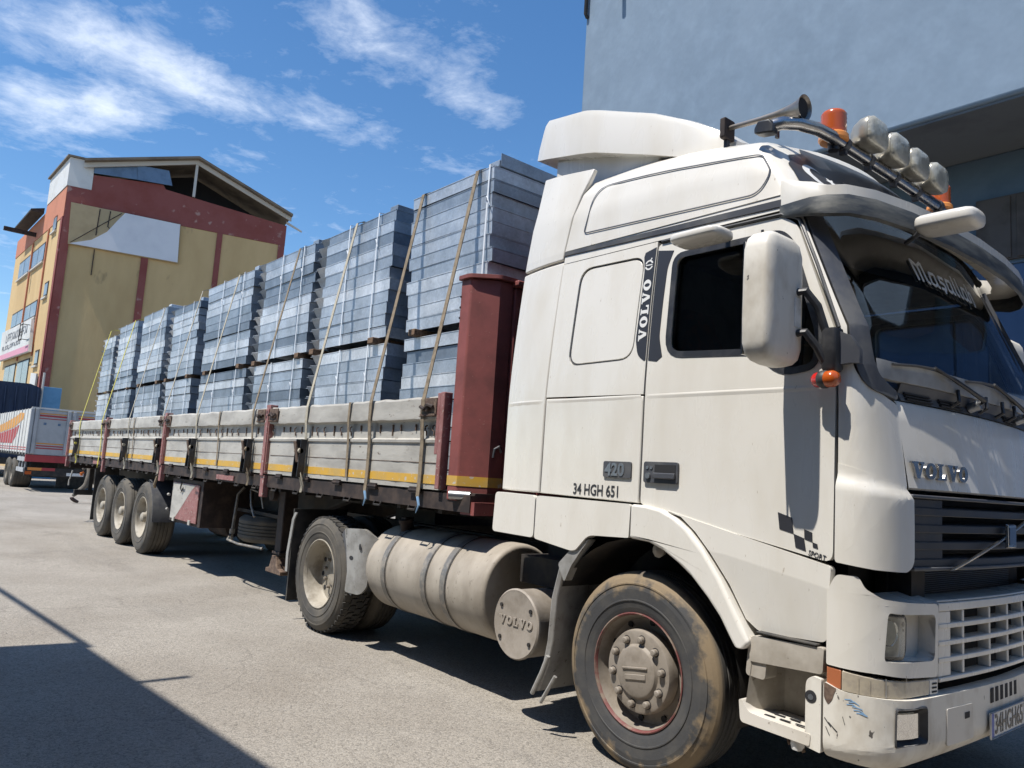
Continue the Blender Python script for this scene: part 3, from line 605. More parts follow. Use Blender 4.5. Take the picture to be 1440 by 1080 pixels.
# ---- black stripe and roof
def zr(x): return lerp([(-.8, 3.47), (-.3, 3.475), (.0, 3.46), (.27, 3.425), (.6, 3.36), (.75, 3.29), (.95, 3.19), (1.1, 3.1)], x)
RT = [(0, .070, .80, .15, .28, .10, -.742), (.45, .088, .715, .15, .30, .10, -.70), (.72, .118, .64, .145, .30, .10, -.65), (.88, .170, .595, .14, .30, .09, -.61), (.97, .245, .55, .13, .30, .08, -.58), (1.0, .36, .50, .12, .30, .07, -.56), (1.2, .80, .48, .10, .25, .03, -.55), (1.4, 1.245, .48, .08, .004, .0, -.55)]
def roofP(t, f):
    f = min(max(f, 0), 1.4); i = 0
    while i < len(RT)-2 and f > RT[i+1][0]: i += 1
    a, b = RT[i], RT[i+1]; s_ = (f-a[0])/(b[0]-a[0]); q_ = [u_+(w_-u_)*s_ for u_, w_ in zip(a, b)]
    _, ys, xcr, rxr, ryr, bo, xr = q_; yc = ys+ryr
    if t <= 0: x = xr+(t+1)*(xcr-xr); y = ys
    elif t <= 1: x = xcr+rxr*math.sin(t*1.5708); y = ys+ryr*(1-math.cos(t*1.5708))
    else: y = yc+(t-1)*(1.25-yc); x = xcr+rxr+bo*(1-(2-t)**2)
    z = 2.955+min(f, 1)*(zr(x)-2.955)+.085*min(f, 1)**2*max(0, 1-((1.25-y)/1.0)**2)+(.05*(1-((1.25-y)/.9)**2) if f > 1 else 0)
    return V((x, y, z))
q = MB(); q.grid([[roofP(t, f) for t in [-1, -.985, -.96, -.92, -.87, -.8, -.7, -.6, -.4, -.2, -.1, 0, .2, .4, .6, .8, 1, 1.25, 1.5, 1.75, 2]] for f in (0, .1, .25, .35, .45, .52, .6, .66, .72, .8, .88, .93, .97, 1.0, 1.1, 1.2, 1.3, 1.4)])
ROOF = q.build('roof', 'white', TR, ang=60, recalc=False); mirrored(ROOF)
q = MB(); q.grid([[V((roofP(-1, f).x, y, roofP(-1, f).z)) for y in (roofP(-1, f).y, 1.25)] for f in (0, .45, .72, .88, .97, 1.0)]); bwall = q.build('roof_back', 'white', TR); mirrored(bwall)
def rtf(x, z):
    f = (z-2.955)/(zr(x)-2.955); i = max(k for k in range(len(RT)-1) if f >= RT[k][0] or k == 0); a, b = RT[i], RT[i+1]; s_ = (f-a[0])/(b[0]-a[0])
    xcr = a[2]+(b[2]-a[2])*s_; xr = a[6]+(b[6]-a[6])*s_; return ((x-xr)/(xcr-xr)-1, f)
hp = rpoly([(-.585, 3.045), (.66, 2.99), (.73, 3.10), (.665, 3.215), (-.02, 3.305), (-.53, 3.345)], [.03, .1, .08, .07, .2, .12], 8)
hpd = []
for (a, b), (c, d) in zip(hp, hp[1:]+hp[:1]):
    n = max(1, int(math.hypot(c-a, d-b)/.08)); hpd += [rtf(a+(c-a)*i/n, b+(d-b)*i/n) for i in range(n)]
def roofS(t, f): return roofP(t, f)
mb = MB()
A, Bq = [], []
for i, (t, f) in enumerate(hpd):
    p0 = roofP(*hpd[i-1]); p1 = roofP(*hpd[(i+1) % len(hpd)]); n_ = surf_normal(roofP, t, f); d_ = (p1-p0).normalized(); s_ = n_.cross(d_)*.0045; c_ = roofP(t, f)+n_*.0055
    A.append(c_+s_); Bq.append(c_-s_)
A.append(A[0]); Bq.append(Bq[0]); mb.grid([A, Bq]); mb.build('panel_groove', 'grey_plastic', ROOF)
q = MB(); k = []
for i in range(13):
    x = -.742+(.855+.742)*i/12; k.append([V((x, ysd(z)-.001, z)) for z in (2.872, 2.9, 2.93, 2.957)])
mirrored(q.loft(k, closed=False).build('roof_rail', 'white', TR))
q = MB(); k = []
for i in range(13):
    x = -.742+(.87+.742)*i/12; z = 2.938-.030*i/12; w_ = .017+.006*i/12
    k.append([V((x, ysd(z-w_)-.0008, z-w_)), V((x, ysd(z)-.010, z-w_+.005)), V((x, ysd(z)-.010, z+w_-.005)), V((x, ysd(z+w_)-.0008, z+w_))])
mirrored(q.loft(k, closed=False).build('side_stripe', 'grey_plastic', TR))
# gutter line over the door
q = MB(); q.tube([(.06, ysd(2.85)-.006, 2.858), (.80, ysd(2.85)-.006, 2.848), (.90, .06, 2.80), (1.0, .04, 2.56), (1.128, .0, 2.24)], .008, 6); mirrored(q.build('door_seal', 'black_plastic', TR))
# ---- roof spoiler
q = MB(); k = []
for x, zb, zt, y0 in ((-1.315, 3.80, 3.83, .275), (-1.30, 3.795, 3.90, .27), (-1.235, 3.775, 4.06, .25), (-1.19, 3.765, 4.085, .24), (-.76, 3.655, 3.985, .165), (-.70, 3.64, 3.965, .16), (-.62, 3.625, 3.94, .168), (-.2, 3.50, 3.79, .21), (.05, 3.42, 3.67, .24), (.25, 3.38, 3.55, .27), (.36, 3.36, 3.46, .30)):
    h_ = zt-zb; half = [(y0, zb), (y0+.004, zt-.22*h_), (y0+.016, zt-.07*h_), (y0+.05, zt-.006), (y0+.12, zt+.008), (1.25, zt+.03)]
    k.append([V((x, a, b)) for a, b in half]+[V((x, 2.5-a, b)) for a, b in reversed(half[:-1])])
SPO = q.loft(k).build('roof_spoiler', 'white', TR, ang=28)
q = MB(); q.loft([[V((-1.10, y, 3.42)), V((-.15, y, 3.36)), V((-.15, y, 3.56)), V((-.6, y, 3.66)), V((-1.10, y, 3.74))] for y in (.27, 2.23)]); q.build('spoiler_base', 'white', TR, bev=.02)
# ---- cab back, floor, interior
q = MB(); q.box(-.70, -.66, .16, 2.34, 1.4, 3.2); q.build('back_wall', 'white_dusty', TR)
q = MB(); q.box(-.69, 1.24, .05, 2.45, 1.22, 1.27); q.build('floor', 'interior', TR)
q = MB(); q.box(-.69, .78, .1, 2.4, 2.88, 2.91); q.build('ceiling', 'cab_trim', TR)
q = MB(); q.box(-.68, -.12, .1, 2.4, 1.28, 2.86); q.build('bunk_curtain', 'cab_trim', TR)
q = MB(); q.loft([[V((x, y, z)) for x, z in ((1.12, 2.02), (1.05, 2.07), (.90, 2.05), (.72, 1.93), (.70, 1.65), (1.12, 1.65))] for y in (.22, .5, 1.25, 1.9, 2.28)]); dash = q.build('dashboard', 'dash', TR, bev=.03)
for y in (.62, 1.88):
    s_ = MB(); s_.box(-.06, .45, y-.25, y+.25, 1.62, 1.75); s_.build('seat', 'seat', TR, bev=.05, seg=3)
    s_ = MB(); s_.loft([[V((x, y-w_, z)), V((x, y+w_, z)), V((x+d_, y+w_, z)), V((x+d_, y-w_, z))] for x, z, w_, d_ in ((-.05, 1.7, .24, .16), (-.09, 2.0, .25, .15), (-.13, 2.3, .22, .13), (-.15, 2.45, .14, .11), (-.16, 2.58, .13, .09))]); s_.build('seat_back', 'seat', TR, bev=.03, seg=3)
q = MB(); ring = [V((.62-.10*math.sin(a)*1.0, 1.88+.22*math.cos(a), 2.03+.19*math.sin(a))) for a in [6.2832*i/24 for i in range(25)]]; q.tube(ring, .016, 8); q.tube([(.62, 1.68, 2.03), (.62, 2.08, 2.03)], .014, 6); q.tube([(.62, 1.88, 2.03), (.80, 1.88, 1.9)], .03, 8); q.build('steering_wheel', 'black_plastic', TR)
# ---- corner panel, A pillar, windscreen
TZ = [.015, .03, .06]+[i/10 for i in range(1, 11)]+[.93, .965, .985]
def Cl(t, z): return Cn(t, z)
mirrored(panel('corner_panel', rpoly([(0.008, 1.545), (1.0, 1.545), (1.02, 1.93), (.86, 1.955), (.55, 1.985), (.32, 2.06), (.22, 2.2), (.008, 2.2)], [.01, .02, .03, .05, .1, .1, .04, 0]), Cl, .03, 'white', TR, ct=TZ, cz=[1.6, 1.7, 1.8, 1.9, 2.0, 2.08, 2.14], bev=.006))
def Cb(t, z):
    e = max(0., min(1., (1.60-.05*t-z)/.06)); e = e*e*(3-2*e); return Cn(t, z)+surf_normal(Cn, t, z)*(.022*e)
mirrored(panel('corner_bulge', rpoly([(.008, 1.222), (.45, 1.205), (.92, 1.195), (1.0, 1.22), (1.0, 1.56), (.5, 1.60), (.008, 1.64)], [.02, 0, .05, .05, .04, .05, 0]), Cb, .03, 'white', TR, ct=TZ, cz=[1.25, 1.3, 1.4, 1.5, 1.52, 1.54, 1.56, 1.58, 1.6, 1.62], bev=.008, lift=.002))
mirrored(panel('pillar', rpoly([(.02, 2.21), (.24, 2.21), (.22, 2.4), (.20, 2.84), (.02, 2.86)], 0), Cn, .03, 'white', TR, ct=[.1], cz=[2.25+.07*i for i in range(9)], bev=.006))
mirrored(panel('pillar_trim', rpoly([(.24, 2.9), (.25, 2.3), (.30, 2.12), (.42, 2.02), (.60, 1.975), (1.02, 1.945), (1.02, 1.99), (.75, 2.045), (.66, 2.12), (.60, 2.3), (.60, 2.9)], [0, .05, .1, .1, .1, .02, .02, .1, .1, .05, 0]), Cn, .03, 'grey_plastic', TR, ct=TZ, cz=[2.0, 2.05, 2.1, 2.2, 2.3, 2.4, 2.5, 2.6, 2.7, 2.8], bev=.006, lift=.008))
rows = []
for i in range(15):
    z = 2.005+(2.93-2.005)*i/14; near = [Cn(t, z)-surf_normal(Cn, t, z)*.012 for t in (.55, .62, .7, .8, .9, 1.0, 1.15, 1.3, 1.5, 1.7)]
    rows.append(near+[V((q_.x, 2.5-q_.y, q_.z)) for q_ in reversed(near)])
q = MB(); q.grid(rows); q.build('windscreen', 'windscreen', TR, ang=60)
rows = []
for z, o_ in ((2.028, -.02), (2.034, .004), (2.075, .006), (2.118, .004), (2.124, -.014)):
    near = [Cn(t, z)+surf_normal(Cn, t, z)*o_ for t in (.72, .8, .9, 1.0, 1.15, 1.3, 1.5, 1.7, 1.74)]; rows.append(near+[V((q_.x, 2.5-q_.y, q_.z)) for q_ in reversed(near[:-1])])
q = MB(); q.grid(rows); q.build('reflection_band', 'reflection_grey', TR, ang=50)  # pale strip over the glass, standing in for the dashboard's reflection
# sun strip inside the top of the screen
rows = []
for z in (2.60, 2.70, 2.80, 2.93):
    near = [Cn(t, z)-surf_normal(Cn, t, z)*.03 for t in (.58, .7, .8, .9, 1.0, 1.2, 1.5, 1.7)]; rows.append(near+[V((q_.x, 2.5-q_.y, q_.z)) for q_ in reversed(near)])
q = MB(); q.grid(rows); q.build('sun_strip', 'interior', TR)
def Wf(a, b, s_=1): return V((fxc(a, b), a, b))+V((.93, 0, .36))*(-.006+.003*s_)
LT = {'M': (.13, [[(0, 1), (.015, 0)], [(0, 1), (.05, .75), (.055, 0)], [(.055, .8), (.09, 1), (.10, .1), (.125, 0)]]), 'a': (.08, [[(.005, .62), (.055, .62), (.06, .05), (.08, 0)], [(.005, .62), (.0, .1), (.03, 0), (.06, .15)]]),
      's': (.07, [[(.06, .6), (.01, .62), (.005, .38), (.055, .28), (.05, .0), (.0, .03)], [(.03, -.06), (.035, -.2)]]), 'l': (.04, [[(.005, 1), (.01, .1), (.035, 0)]]), 'h': (.085, [[(.005, 1), (.008, 0)], [(.008, .5), (.05, .64), (.06, .1), (.05, -.12)]])}
q = MB(); x = .78
for ch in 'Masallah':
    w_, ls = LT[ch]; strokes(q, [[(x+a*1.02, 2.625+b*.115) for a, b in ln] for ln in ls], .015, Wf); x += w_*1.02+.016
q.build('screen_lettering', 'decal_white', TR, smooth=False)
# ---- bonnet lid, cowl, wipers, grille
rows = []
for z in (1.548, 1.556, 1.65, 1.75, 1.85, 1.93, 1.945):
    ins = .01 if z in (1.548, 1.945) else 0; ys_ = [ysd(z)+ry(z)+.012+(1.25-.312)*i/10 for i in range(11)]
    near = [V((fxc(y, z)-ins, y, z)) for y in ys_]; rows.append(near+[V((q_.x, 2.5-q_.y, q_.z)) for q_ in reversed(near[:-1])])
q = MB(); q.grid(rows); q.add([r_ for r_ in rows[0]]+[r_-V((.03, 0, 0)) for r_ in rows[0]], [(i, i+1, 22+i, 21+i) for i in range(20)]); q.build('bonnet', 'white', TR, ang=50)
cw = MB(); k = []
for i in range(17):
    y = .36+(2.14-.36)*i/16; k.append([V((fxc(y, 1.95)-.004, y, 1.95)), V((fxc(y, 1.95)-.02, y, 1.985)), V((fxc(y, 2.02)-.002, y, 2.03)), V((fxc(y, 2.02)-.05, y, 2.045)), V((fxc(y, 1.95)-.12, y, 1.95))])
COWL = cw.loft(k).build('cowl', 'grey_plastic', TR)
for y0, y1 in ((.40, .62), (.70, .92), (1.5, 1.72)):
    for i in range(5):
        z = 1.958+.0135*i; v = MB(); n_ = 5
        v.loft([[V((fxc(y, 1.95)-.004-.45*(z-1.95)+o_, y, z+w_)) for o_, w_ in ((-.012, 0), (.010, 0), (.010, .007), (-.012, .007))] for y in [y0+(y1-y0)*j/n_ for j in range(n_+1)]]); v.build('vent_slat', 'interior', COWL)
def wiper(piv, tip, name='wiper'):
    w_ = MB(); mid = (V(piv)+V(tip))/2+V((.035, 0, .01)); w_.tube([V(piv), V(piv)+V((.05, 0, .03)), mid, V(tip)], [.016, .014, .009, .007], 8); o = w_.build(name, 'black_plastic', TR)
    return o
for py, ty in ((1.02, .60), (1.72, 1.25)):
    pz = 1.99; piv = (fxc(py, 1.98)+.01, py, pz); tip = (fxc(ty, 2.13)+.02, ty, 2.13); o = wiper(piv, tip)
    b = MB(); e = [V((fxc(y, z)+.014, y, z)) for y, z in ((ty-.33, 2.105), (ty-.15, 2.12), (ty, 2.125), (ty+.2, 2.10), (ty+.38, 2.065))]; b.tube(e, .007, 6); b.build('blade', 'black_plastic', o)
    b = MB(); b.cyl((piv[0]-.02, py, pz-.01), (piv[0]+.03, py, pz+.01), .025, 14); b.build('pivot_cap', 'steel', o)
for y in (.80, 1.12, 1.35, 1.55):
    b = MB(); b.tube([(fxc(y, 1.97)+.0, y, 1.965), (fxc(y, 1.97)+.035, y+.01, 1.99), (fxc(y, 2.05)+.015, y+.03, 2.05)], .010, 6); b.build('cowl_bracket', 'black_plastic', COWL)
q = MB(); slab_text('VOLVO', lambda a, b, s_: V((fxc(.33+a, 1.62)+.002+.012*s_, .33+a, 1.60+b)), .075, 1.24, q, .10); q.build('front_lettering', 'dull_chrome', TR, bev=.002)
G = MB(); G.box(1.20, 1.245, .30, 2.20, 1.18, 1.53); GR = G.build('grille', 'interior', TR)
def fbar(name, y0, y1, z0, z1, x0, x1, m_, par, n=14, tilt=0, bev=.004, zref=1.4):
    q = MB(); k = []
    for i in range(n+1):
        y = y0+(y1-y0)*i/n; f = fxc(y, zref); k.append([V((f+x0, y, z0)), V((f+x1, y, z0+tilt)), V((f+x1, y, z1+tilt)), V((f+x0, y, z1))])
    return q.loft(k).build(name, m_, par, bev=bev)
fbar('grille_rim', .305, 2.195, 1.512, 1.528, -.05, .016, 'grey_plastic', GR)
fbar('grille_rim', .305, 2.195, 1.198, 1.214, -.05, .020, 'grey_plastic', GR)
for i in range(4): fbar('slat', .305, 2.195, 1.225+.075*i, 1.262+.075*i, -.07, .004, 'black_plastic', GR, tilt=-.014)
for a, b in ((.305, .58), (1.92, 2.195)): fbar('grille_blank', a, b, 1.216, 1.511, -.03, -.004, 'black_plastic', GR, n=4)
q = MB(); k = []
for i in range(9):
    y = .60+(1.82-.60)*i/8; z = 1.20+.315*i/8; f = fxc(y, 1.4)+.022; k.append([V((f, y-.028, z)), V((f+.014, y-.028, z)), V((f+.014, y+.020, z)), V((f, y+.020, z))])
dg = q.loft(k).build('diagonal_bar', 'dull_chrome', TR, bev=.003)
q = MB(); q.loft([[V((fxc(1.22, 1.4)+.03+d_, 1.165+e_, 1.295+g_)), V((fxc(1.25, 1.4)+.03+d_, 1.285-e_, 1.295+g_)), V((fxc(1.25, 1.4)+.03+d_, 1.285-e_, 1.415-g_)), V((fxc(1.22, 1.4)+.03+d_, 1.165+e_, 1.415-g_))] for d_, e_, g_ in ((0, 0, 0), (.014, .004, .004))]); bg_ = q.build('badge', 'dull_chrome', TR, bev=.003)
q = MB(); q.box(fxc(1.22, 1.4)+.0445, fxc(1.22, 1.4)+.0462, 1.182, 1.268, 1.312, 1.398); q.build('badge_field', 'badge_blue', bg_)
# gap under the grille: radiator
q = MB(); q.box(1.14, 1.16, .40, 2.1, .75, 1.2); rad = q.build('radiator', 'chassis', TR)
for i in range(18):
    z = 1.02+.01*i; b = MB(); b.box(1.16, 1.165, .55, 1.95, z, z+.004); b.build('fin', 'grey_plastic', rad)
q = MB(); q.box(1.1, 1.26, .42, .56, 1.0, 1.19); q.build('latch_bracket', 'chassis', TR)
# ---- lower front: headlamp units, lower grille, indicators, bumper
def mkcorner(xc_, rx_, ry_, bow_, y0):
    def F(t, z):
        if t <= 1:
            a = max(t, -.35)*math.pi/2; return V((xc_+rx_*math.sin(a)**.82, y0+ry_*(1-math.cos(a)**.82), z)) if t >= 0 else V((xc_+rx_*t*1.5708, y0, z))
        y = y0+ry_+(t-1); return V((xc_+rx_+bow_*(1-((y-1.25)/(1.25-y0-ry_))**2), y, z))
    return F
Cf = mkcorner(1.095, .235, .33, .045, -.012); Cp = mkcorner(1.05, .30, .34, .035, -.018)
T9 = [i/9 for i in range(-2, 13)]
hole = rpoly([(.575, .835), (1.14, .815), (1.15, 1.01), (.62, 1.03)], .03, 3)
HU = panel('headlamp_panel', rpoly([(.0, .795), (.5, .785), (1.165, .745), (1.175, 1.055), (.56, 1.085), (.36, 1.125), (.30, 1.17), (.06, 1.17), (0, 1.10)], [.01, 0, .02, .03, .05, .06, .03, .04, .02]), Cf, .03, 'white', TR, holes=[hole], ct=T9, cz=[.9, 1.0, 1.1], bev=.012, seg=3)
def rcs(t, z): return Cf(t, z)-surf_normal(Cf, t, z)*.075
panel('lamp_recess', [(.50, .80), (1.16, .78), (1.16, 1.045), (.52, 1.06)], rcs, .01, 'white_dusty', HU, ct=T9, bev=0)
q = MB(); hp_ = hole; A = [Cf(*p_) for p_ in hp_]; Bk = [rcs(*p_) for p_ in hp_]; q.grid([A+[A[0]], Bk+[Bk[0]]]); q.build('recess_wall', 'white', HU)
lens = rpoly([(.582, .842), (.895, .838), (.905, 1.005), (.625, 1.022)], [.02, .06, .03, .03], 4)
panel('headlamp_reflector', lens, lambda t, z: Cf(t, z)-surf_normal(Cf, t, z)*.045, .006, 'lamp_face', HU, ct=T9, bev=0)
q = MB(); c_ = Cf(.75, .94)-surf_normal(Cf, .75, .94)*.05; q.lathe([(.062, 0), (.055, .006), (.03, -.006), (.0, -.008)], c_, surf_normal(Cf, .75, .94), 20); q.build('lamp_bowl', 'chrome', HU)
panel('headlamp_glass', lens, lambda t, z: Cf(t, z)-surf_normal(Cf, t, z)*(.020-.012*math.sin(math.pi*min(1, max(0, (t-.58)/.32)))), .02, 'lens_clear', HU, ct=T9+[.70, .74, .82], bev=.004)
ribbon('lamp_surround', lens, lambda t, z: Cf(t, z)-surf_normal(Cf, t, z)*.030, .014, 'black_plastic', HU, lift=.012, closed=True)
for z_ in (.965, 1.0, .94):
    q = MB(); c_ = rcs(1.0, z_); n_ = surf_normal(Cf, 1.0, z_); q.cyl(c_+n_*.011, c_+n_*.013, .011 if z_ != .94 else .006, 12); q.build('adjuster_hole', 'interior', HU)
q = MB(); k = [[Cf(t, 1.06)-V((0, 0, .0)), Cf(t, 1.06)-surf_normal(Cf, t, 1.0)*.14+V((0, 0, .03))] for t in (.5, .6, .7, .8, .9, 1.0, 1.1, 1.17)]; q.grid(k); q.build('headlamp_shelf', 'white', HU)
mirrored(HU)
strip = lambda t, z: Cf(t, z)+surf_normal(Cf, t, z)*-.004
IND = panel('indicator_lamp', [(.13, .702), (1.10, .672), (1.10, .738), (.13, .782)], strip, .03, 'indicator', TR, ct=T9, bev=.004)
panel('amber_end', [(.0, .708), (.125, .704), (.125, .782), (.0, .787)], strip, .03, 'indicator_orange', IND, bev=.004)
ribbon('lens_divider', [(.60, .69), (.60, .765)], strip, .012, 'steel', IND, lift=.003)
for t_ in (.30, .42, .85): ribbon('lens_rib', [(t_, .697), (t_, .772)], strip, .006, 'indicator', IND, lift=.004)
panel('vent_piece', [(1.105, .672), (1.175, .668), (1.175, .735), (1.105, .738)], strip, .03, 'white', TR, bev=.004)
for i in range(3): ribbon('vent_slot', [(1.12, .685+.017*i), (1.162, .684+.017*i)], strip, .008, 'interior', TR, lift=.0015)
# lower grille
LG = fbar('lower_grille', .515, 1.985, .715, .735, -.05, .015, 'white', TR, zref=1.0)
gx = lambda y: fxc(y, 1.0)
for z0, z1 in ((.795, .818), (.868, .891), (.942, .965), (1.018, 1.055)): fbar('crossbar', .515, 1.985, z0, z1, -.05, .012, 'white', LG, zref=1.0)
for y, w_ in ((.515, .11), (.735, .02), (1.02, .018), (1.25, .02), (1.48, .018), (1.745, .02), (1.875, .11)): fbar('upright', y, y+w_, .736, 1.017, -.045, .008, 'white', LG, n=2, zref=1.0)
fbar('grille_top', .515, 1.985, 1.056, 1.066, -.14, .004, 'white', LG, zref=1.0)
q = MB(); q.box(1.235, 1.25, .5, 2.0, .70, 1.02); q.build('grille_back', 'interior', LG)
# bumper
fogh = rpoly([(.665, .505), (1.02, .498), (1.02, .635), (.675, .645)], .02, 3)
BM = panel('bumper', rpoly([(.05, .425), (.5, .405), (1.0, .400), (1.93, .405), (1.93, .66), (1.0, .672), (.5, .69), (.18, .70), (.05, .725)], [.02, 0, 0, 0, 0, 0, 0, .05, .02]), lambda t, z: Cp(t, z)-surf_normal(Cp, t, z)*(.045*max(0, (.49-z)/.09)**2), .06, 'white_worn', TR, holes=[fogh], ct=T9+[1.4, 1.6, 1.8], cz=[.42, .44, .46, .48, .5, .6], bev=.014, seg=3); mirrored(BM)
fr_ = rpoly([(.655, .498), (1.03, .490), (1.03, .643), (.665, .653)], .02, 3)
F_ = lambda t, z: Cp(t, z)-surf_normal(Cp, t, z)*.03
FG = panel('fog_lamp', rpoly([(.70, .525), (.99, .518), (.99, .616), (.71, .625)], .02, 3), F_, .01, 'lamp_face', BM, ct=T9, bev=0)
A = [Cp(*p_) for p_ in fr_]; q = MB(); inn = rpoly([(.70, .525), (.99, .518), (.99, .616), (.71, .625)], .02, 3)
A = [Cp(*p_)+surf_normal(Cp, *p_)*.004 for p_ in fr_]; A2 = [Cp(a*.94+.843*.06, b*.94+.571*.06)+surf_normal(Cp, a, b)*.01 for a, b in fr_]; A3 = [F_(*p_) for p_ in inn]; q.grid([A+[A[0]], A2+[A2[0]], A3+[A3[0]]]); q.build('fog_surround', 'black_plastic', FG)
panel('fog_glass', inn, lambda t, z: Cp(t, z)-surf_normal(Cp, t, z)*.012, .004, 'lens_clear', FG, ct=T9, bev=0)
EC = panel('bumper_end', rpoly([(-.09, .44), (.035, .43), (.035, .728), (-.02, .735), (-.09, .71)], [.02, .01, .01, .03, .03]), Cp, .06, 'white_worn', TR, bev=.014, seg=3)
q = MB(); q.cyl((1.032, -.0195, .648), (1.032, -.016, .648), .026, 18); q.build('towing_hole', 'interior', EC); q = MB(); q.cyl((1.032, -.021, .646), (1.032, -.019, .646), .012, 12); q.build('towing_bolt', 'steel', EC)
q = MB()
rs_ = random.Random(5)
for i in range(7):
    t0 = .21+.02*i+rs_.uniform(-.02, .02); z0 = .668-.008*i+rs_.uniform(-.004, .004)
    ribbon('x', [(t0, z0), (t0+.05, z0+.004*rs_.uniform(-1, 1)), (t0+.09, z0-.008)], Cp, .004, 'blue_scuff', None, lift=.0012, build=False, mb=q)
q.build('paint_scuff', 'blue_scuff', BM)
q = MB()
for t0, z0, l in ((.06, .56, .05), (.09, .545, .07), (.07, .525, .03), (.2, .58, .02)): ribbon('x', [(t0, z0+.02), (t0+l*.6, z0), (t0+l, z0-.012)], Cp, .005, 'blue_scuff', None, lift=.0012, build=False, mb=q)
q.build('scratch', 'black_plastic', BM)
panel('rust_patch', rpoly([(.055, .722), (.055, .66), (.085, .635), (.115, .655), (.135, .69), (.15, .705)], .01), Cp, .001, 'rust', BM, bev=0, lift=.0015)
FL = panel('tow_cover', rpoly([(1.20, .455), (1.46, .455), (1.46, .605), (1.20, .61)], .01, 3), Cp, .006, 'white_dusty', BM, ct=[1.3, 1.4], bev=.003, lift=.004)
q = MB(); c_ = Cp(1.40, .565); q.box(c_.x+.003, c_.x+.006, c_.y-.03, c_.y+.02, .548, .575); q.build('finger_hole', 'interior', FL)
PL = MB(); PL.box(1.392, 1.397, .94, 1.46, .425, .540); PL = PL.build('number_plate', 'plate_white', TR, bev=.003)
q = MB(); q.box(1.3972, 1.3980, .945, .985, .43, .535); q.build('plate_band', 'plate_blue', PL)
font_text('34HGH651', .125, lambda a, b, c: V((1.3985+c, .992+a, .441+b)), 'plate_lettering', 'decal_black', PL, extrude=.0006, sx=.735, bold=.0015)
q = MB()
for a, b in (((.94, .425), (1.46, .425)), ((.94, .54), (1.46, .54)), ((.94, .425), (.94, .54)), ((1.46, .425), (1.46, .54))): q.tube([(1.3985, *a), (1.3985, *b)], .004, 5)
q.build('plate_frame', 'steel', PL)
for i in range(6):
    q = MB(); y = .985+.062*i; q.box(Cp(1.66, .6).x+.001, Cp(1.66, .6).x+.004, y, y+.036, .578, .645); q.build('bumper_slot', 'interior', BM, bev=.001)
q = MB(); q.box(.95, 1.22, .25, 2.25, .46, .66); q.build('bumper_core', 'chassis', TR)
# ---- step well
q = MB(); W_ = [(.70, .02, .48), (.70, .02, .74)]
q.grid([[V((.705, -.004, .50)), V((.80, .17, .50)), V((1.05, .19, .50))], [V((.735, .0, .74)), V((.80, .17, .745)), V((1.07, .19, .745))]]); SW = q.build('step_well', 'white_grimy', TR, ang=20)
q = MB(); q.prism(rpoly([(.695, .455), (1.03, .445), (1.035, .495), (.80, .502), (.735, .508), (.70, .555), (.685, .55)], [.02, .01, .01, 0, .02, .01, .01]), lambda a, b: V((a, -.022, b)), lambda a, b: V((a, .17, b))); q.build('lower_step', 'white_dusty', SW, bev=.006)
for i in range(6):
    b = MB(); x_ = .79+.075*(i % 3)+.02*(i//3); y_ = .02+.05*(i//3); b.box(x_, x_+.05, y_, y_+.014, .5035, .506); b.build('tread_slot', 'interior', SW)
q = MB(); q.prism(rpoly([(.725, .725), (1.075, .745), (1.08, .855), (.735, .842), (.72, .80)], .015), lambda a, b: V((a, -.004, b)), lambda a, b: V((a, .08, b))); US = q.build('upper_step', 'white_grimy', TR, bev=.008)
q = MB(); q.box(.76, 1.05, -.012, .10, .857, .866); q.build('step_rubber', 'rubber', US, bev=.003)
q = MB(); q.prism(rpoly([(.70, .66), (.80, .655), (.81, .80), (.715, .84)], .02), lambda a, b: V((a, .004, b)), lambda a, b: V((a, .1, b))); q.build('step_bracket', 'white_grimy', US, bev=.01)
q = MB(); q.lathe([(.0, -.01), (.026, .0), (.03, .02), (.028, .05), (.01, .055)], (.955, .02, .405), (0, 0, 1), 14); q.build('step_lamp', 'plate_white', SW); q = MB(); q.tube([(.90, .02, .46), (.92, .01, .42), (.955, .02, .445), (.985, .02, .40)], .008, 6); q.build('lamp_bracket', 'rust', SW)
q = MB(); q.box(.75, 1.08, .20, .5, .45, 1.2); q.build('step_back', 'chassis', TR)
# ---- wing, step panel, fairings
def Sf(t, z): return V((t, -.028, z))
mirrored(panel('wheel_arch', [(-.012, 1.205), (.12, 1.198), (.22, 1.165), (.31, 1.118), (.40, 1.06), (.49, .98), (.57, .895), (.635, .80), (.655, .772), (.705, .772), (.735, .81), (.70, .86), (.64, .95), (.56, 1.075), (.45, 1.21), (.37, 1.285), (.29, 1.335), (.20, 1.37), (.10, 1.385), (-.012, 1.388)], Sf, .12, 'white', TR, bev=.022, seg=4))
def Sp(t, z):
    zc_ = 1.205-.165*(t-.45); d = max(0, zc_-z); return V((t, -.006+.10*d, z))
mirrored(panel('step_panel', rpoly([(.215, 1.372), (1.108, 1.198), (1.082, .875), (.755, .858), (.685, .905), (.60, 1.05), (.49, 1.19), (.40, 1.28), (.31, 1.345)], [.02, .02, .03, .03, 0, 0, 0, 0, 0]), Sp, .04, 'white', TR, cuts=[((.45, 1.205), (.165, 1.0)), ((.45, 1.215), (.165, 1.0))], cz=[.95, 1.05], bev=.008))
def Sg(t, z): return V((t, -.012, z))
mirrored(panel('side_fairing', rpoly([(-1.208, 1.133), (-.802, 1.128), (-.802, 1.388), (-1.197, 1.390)], .03), Sg, .06, 'white', TR, bev=.014, seg=3))
